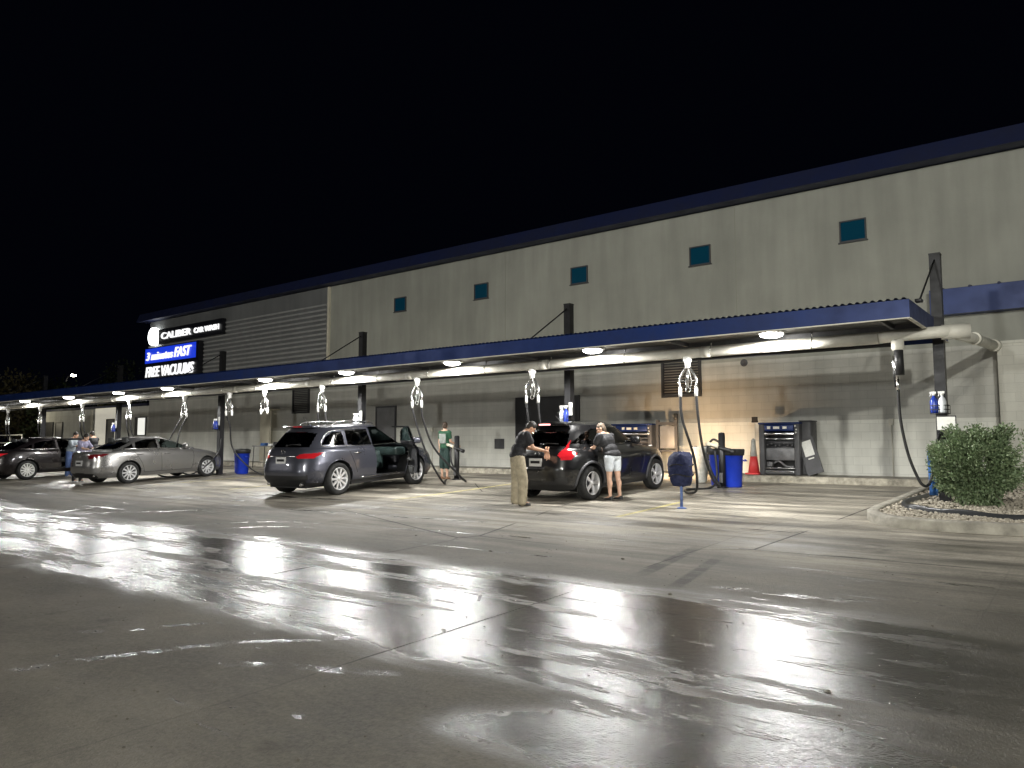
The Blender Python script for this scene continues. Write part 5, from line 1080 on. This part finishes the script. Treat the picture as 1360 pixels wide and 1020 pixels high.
def hand(mb, w, d, s=1, side=1):
    """palm from wrist w along unit d, five bent fingers"""
    w = Vector(w); d = Vector(d).normalized(); sd, up = frame(w, w+d, Vector((0, 0, 1)))
    if up.z > 0: up = -up
    c = w+d*.045*s; M = Matrix((( d.x, sd.x, up.x, 0), (d.y, sd.y, up.y, 0), (d.z, sd.z, up.z, 0), (0, 0, 0, 1)))
    mb.ell(c, (.052*s, .040*s, .017*s), M)
    for i, (o, l) in enumerate(((-.030, .062), (-.010, .074), (.010, .070), (.030, .055))):
        p = c+d*.04*s+sd*o*s; q = p+(d*.8+up*.35).normalized()*l*.5*s; e = q+(d*.35+up*.9).normalized()*l*.5*s
        capsule(mb, p, q, .0095*s, .009*s, 8); capsule(mb, q, e, .009*s, .0075*s, 8)
    p = c-d*.015*s+sd*side*.034*s; q = p+(d*.6+sd*side*.7+up*.2).normalized()*.035*s; e = q+(d*.9+up*.5).normalized()*.03*s
    capsule(mb, p, q, .012*s, .010*s, 8); capsule(mb, q, e, .010*s, .008*s, 8)
def person(loc, heading, label, ht=1.75, lean=0, head_pitch=0, head_yaw=0, arms=(), legs=(), skin='skin', hair='hair_dark', shirt='cloth_black', pants='cloth_khaki', shoe='shoe_dark',
           pant_len=1.0, baggy=1.0, sleeve=.55, build=1.0, hairlen=0, cap=False, stoop=0, cloth=None, group='people at the wash bays'):
    k = ht/1.75; t = empty('person', loc, heading, label=label, cat='person', group=group)
    hip = Vector((0, 0, .94)); Rl = Matrix.Rotation(R_(lean), 4, 'Y'); Ru = Matrix.Rotation(R_(lean+stoop), 4, 'Y')
    def U(p): return hip+Rl @ (Vector(p)-hip)
    waist = U((0, 0, 1.10)); chest = waist+Ru @ Vector((.01, 0, .22)); nk = waist+Ru @ Vector((-.01, 0, .41)); sh = [waist+Ru @ Vector((-.005, s*.175*build, .335)) for s in (1, -1)]
    Rh = Ru @ Matrix.Rotation(R_(head_yaw), 4, 'Z') @ Matrix.Rotation(R_(head_pitch), 4, 'Y')
    hc = nk+Rh @ Vector((.025, 0, .125))
    b = MB(); S_ = lambda v: Vector(v)*k
    def cap_(mb, a, c, ra, rb): capsule(mb, S_(a), S_(c), ra*k, rb*k)
    def el(mb, c, r, M=None): mb.ell(S_(c), tuple(q*k for q in r), M)
    # head with face
    el(b, hc+Rh @ Vector((-.008, 0, .02)), (.098, .076, .108), Rh); el(b, hc+Rh @ Vector((.022, 0, -.045)), (.070, .058, .068), Rh); el(b, hc+Rh @ Vector((.065, 0, -.092)), (.026, .028, .02), Rh)
    cap_(b, hc+Rh @ Vector((.088, 0, .012)), hc+Rh @ Vector((.108, 0, -.028)), .009, .014)
    for s in (1, -1): el(b, hc+Rh @ Vector((.0, s*.077, -.008)), (.018, .010, .030), Rh); el(b, hc+Rh @ Vector((.073, s*.032, .026)), (.014, .024, .009), Rh); el(b, hc+Rh @ Vector((.062, s*.04, -.03)), (.02, .018, .02), Rh)
    el(b, hc+Rh @ Vector((.084, 0, -.058)), (.012, .024, .008), Rh)
    cap_(b, nk-(nk-chest).normalized()*.04, hc+Rh @ Vector((-.01, 0, -.05)), .058*build**.5, .052)
    # torso
    el(b, chest, (.115*build, .165*build, .17), Ru); el(b, waist, (.10*build, .14*build, .14), Rl); el(b, hip+Vector((0, 0, .04)), (.115*build, .165*build, .12)); cap_(b, sh[0], sh[1], .06, .06); cap_(b, nk, sh[0], .05, .055); cap_(b, nk, sh[1], .05, .055)
    A = []; Lg = []
    for i, s in enumerate((1, -1)):
        e, w = arms[i]; e = sh[i]+(Vector(e)).normalized()*.29; w = e+Vector(w).normalized()*.25; A.append((sh[i], e, w))
        cap_(b, sh[i], e, .050*build, .037); cap_(b, e, w, .038, .025); tmp = MB(); hand(b, S_(w), (w-e), k, -s)
        kn, an = legs[i]; h0 = hip+Vector((0, s*.09*build, -.02)); kn = h0+Vector(kn).normalized()*.44; an = kn+Vector(an).normalized()*.41; Lg.append((h0, kn, an))
        cap_(b, h0, kn, .085*build, .055); cap_(b, kn, an, .054, .038); el(b, kn+(an-kn)*.32+Vector((-.02, 0, 0)), (.052, .052, .11)); cap_(b, an, an+Vector((.13, 0, -.045)), .034, .026)
    remesh(b, 'body', skin, t, .0085*k, 3)
    # shirt
    m = MB(); ex = .02
    el(m, chest, (.115*build+ex+.01, .165*build+ex, .185), Ru); el(m, waist, (.12*build+ex, .155*build+ex, .16), Rl); el(m, hip+Vector((0, 0, .06)), (.13*build+ex, .17*build+ex, .12)); cap_(m, sh[0], sh[1], .075, .075)
    for s_, e, w in A: cap_(m, s_, s_+(e-s_)*min(sleeve, 1), .068*build, .066*build)
    if sleeve > 1:
        for s_, e, w in A: cap_(m, e, e+(w-e)*(sleeve-1), .055, .045)
    remesh(m, 'shirt', shirt, t, .013*k, 3)
    # trousers or shorts
    m = MB(); el(m, hip+Vector((0, 0, .02)), (.125*build+.012, .172*build+.01, .12))
    for h0, kn, an in Lg:
        if pant_len > .5:
            cap_(m, h0, kn, .098*build*baggy**.5, .078*baggy); e = kn+(an-kn)*min(1.0, (pant_len-.5)*2); cap_(m, kn, e, .078*baggy, .068*baggy)
        else: cap_(m, h0, h0+(kn-h0)*pant_len*2, .10*build*baggy**.5, .088*baggy)
    remesh(m, 'trousers' if pant_len > .6 else 'shorts', pants, t, .013*k, 3)
    for h0, kn, an in Lg:
        m = MB(); el(m, an+Vector((.05, 0, -.052)), (.13, .045, .036)); el(m, an+Vector((-.02, 0, -.03)), (.055, .042, .05)); m.rbox(S_(an+Vector((.05, 0, -.075))), (.25*k, .085*k, .022*k), .01); remesh(m, 'shoe', shoe, t, .01, 2)
    # hair
    m = MB(); el(m, hc+Rh @ Vector((-.022, 0, .045)), (.102, .086, .098), Rh)
    if hairlen: el(m, hc+Rh @ Vector((-.05, 0, .0)), (.07, .082, .11+hairlen), Rh)
    else: el(m, hc+Rh @ Vector((-.045, 0, .0)), (.065, .078, .085), Rh)
    if cap: el(m, hc+Rh @ Vector((.10, 0, .055)), (.07, .065, .010), Rh)
    remesh(m, 'hair' if not cap else 'cap', hair, t, .010, 2)
    for s in (1, -1): m = MB(); m.ell(S_(hc+Rh @ Vector((.0865, s*.031, .008))), (.006*k, .011*k, .007*k), Rh, 8, 6); m.build('eye', 'hair_dark', t)
    if cloth:
        bpy.context.view_layer.update(); wpos = t.matrix_world @ S_((A[0][2]+A[1][2])/2+Vector((.12, 0, -.03))); c_ = MB(); vs = []
        for a_ in range(9):
            for b_ in range(9): vs.append((.02*math.sin(a_*1.3+b_*.7), -.13+.26*a_/8, -.16+.24*b_/8+.02*math.sin(a_*1.1)))
        c_.add(vs, [(a_*9+b_, a_*9+b_+1, (a_+1)*9+b_+1, (a_+1)*9+b_) for a_ in range(8) for b_ in range(8)], True); o = c_.build('wiping_cloth', 'cloth_peach', loc=wpos, label=cloth, cat='cloth'); o.rotation_euler = (0, 0, heading); md = o.modifiers.new('s', 'SOLIDIFY'); md.thickness = .008
    return t, k
D = Vector
def place(t, loc, Lz): t.location.z = gz(loc[1])+Lz
H = R_(87)
# man at the tail of the crossover: faces along +Y/+X, bending over his hands
p, k = person((-9.16, 11.90, gz(11.90)), R_(52), 'man in black shirt and baggy khaki trousers behind the black crossover', 1.72, lean=9, stoop=14, head_pitch=24,
   arms=((D((.40, .05, -.9)), D((.9, -.35, -.2))), (D((.40, -.08, -.9)), D((.9, .2, -.2)))), legs=((D((.06, .16, -1)), D((-.05, .08, -1))), (D((.16, -.16, -1)), D((-.06, -.08, -1)))), shirt='cloth_black', pants='cloth_khaki', baggy=1.4, hair='hair_dark', build=1.12, cap=False, cloth='pale orange wiping cloth in the hands of the man in black')
# woman leaning on the rear door
p, k = person((-7.93, 13.50, gz(13.50)), R_(172), 'woman in charcoal top and white shorts leaning on the black crossover', 1.62, lean=20, stoop=6, head_pitch=6, head_yaw=35,
   arms=((D((.45, .05, -.8)), D((.9, -.1, -.1))), (D((.35, -.12, -.9)), D((.85, .35, .1)))), legs=((D((.0, .03, -1)), D((-.05, .0, -1))), (D((-.12, -.03, -1)), D((-.12, .0, -1)))), skin='skin_pale', shirt='cloth_charcoal', pants='cloth_white', pant_len=.27, baggy=1.1, hair='hair_blond', build=1.2, shoe='shoe_dark', hairlen=.02)
# boy by the nozzle post, seen from behind
p, k = person((-15.1, 16.15, gz(16.15)), R_(100), 'boy in green shirt and dark shorts seen from behind by the post', 1.64, lean=0, head_pitch=5, head_yaw=25,
   arms=((D((.02, .14, -1)), D((.15, .04, -1))), (D((.1, -.12, -.95)), D((.75, -.35, -.3)))), legs=((D((.02, .03, -1)), D((-.02, .02, -1))), (D((-.03, -.04, -1)), D((-.05, -.02, -1)))), skin='skin_pale', shirt='cloth_green', pants='cloth_darkgreen', pant_len=.64, baggy=1.25, hair='hair_brown', build=.92, shoe='shoe_brown')
m = MB(); m.rbox((-.128, 0, 1.17), (.02, .22, .28), .008); m.build('shirt_print', 'cloth_print', p)
# person in jeans by the dark sedan
p, k = person((-30.35, 12.1, gz(12.1)), R_(30), 'person in grey top and blue jeans beside the dark sedan', 1.66, lean=6, stoop=8, head_pitch=14,
   arms=((D((.4, .1, -.9)), D((.9, -.1, .1))), (D((.4, -.1, -.9)), D((.9, .1, .1)))), legs=((D((.02, .05, -1)), D((0, .02, -1))), (D((0, -.05, -1)), D((-.05, 0, -1)))), shirt='cloth_greyblue', pants='cloth_jeans', baggy=1.3, hair='hair_dark', build=1.05, shoe='shoe_white', sleeve=1.5)
# woman at the boot of the silver sedan
p, k = person((-26.55, 10.85, gz(10.85)), R_(20), 'dark haired woman in lilac top leaning on the boot of the silver sedan', 1.62, lean=16, stoop=8, head_pitch=6,
   arms=((D((.6, .1, -.7)), D((.95, 0, -.1))), (D((.6, -.1, -.7)), D((.95, 0, -.1)))), legs=((D((.0, .05, -1)), D((-.05, .0, -1))), (D((-.1, -.05, -1)), D((-.1, .0, -1)))), skin='skin_pale', shirt='cloth_lilac', pants='cloth_black', hair='hair_dark', hairlen=.05, shoe='shoe_white', sleeve=.7)
# man in black half hidden between the sedans
p, k = person((-29.75, 12.7, gz(12.7)), R_(200), 'man in black clothes close behind the person in blue jeans', 1.66, lean=8, stoop=5, head_pitch=10,
   arms=((D((.4, .1, -.9)), D((.9, -.1, .0))), (D((.4, -.1, -.9)), D((.9, .1, .0)))), legs=((D((.0, .05, -1)), D((-.05, .0, -1))), (D((-.05, -.05, -1)), D((-.05, .0, -1)))), shirt='cloth_black', pants='cloth_black', hair='hair_dark', shoe='shoe_dark')
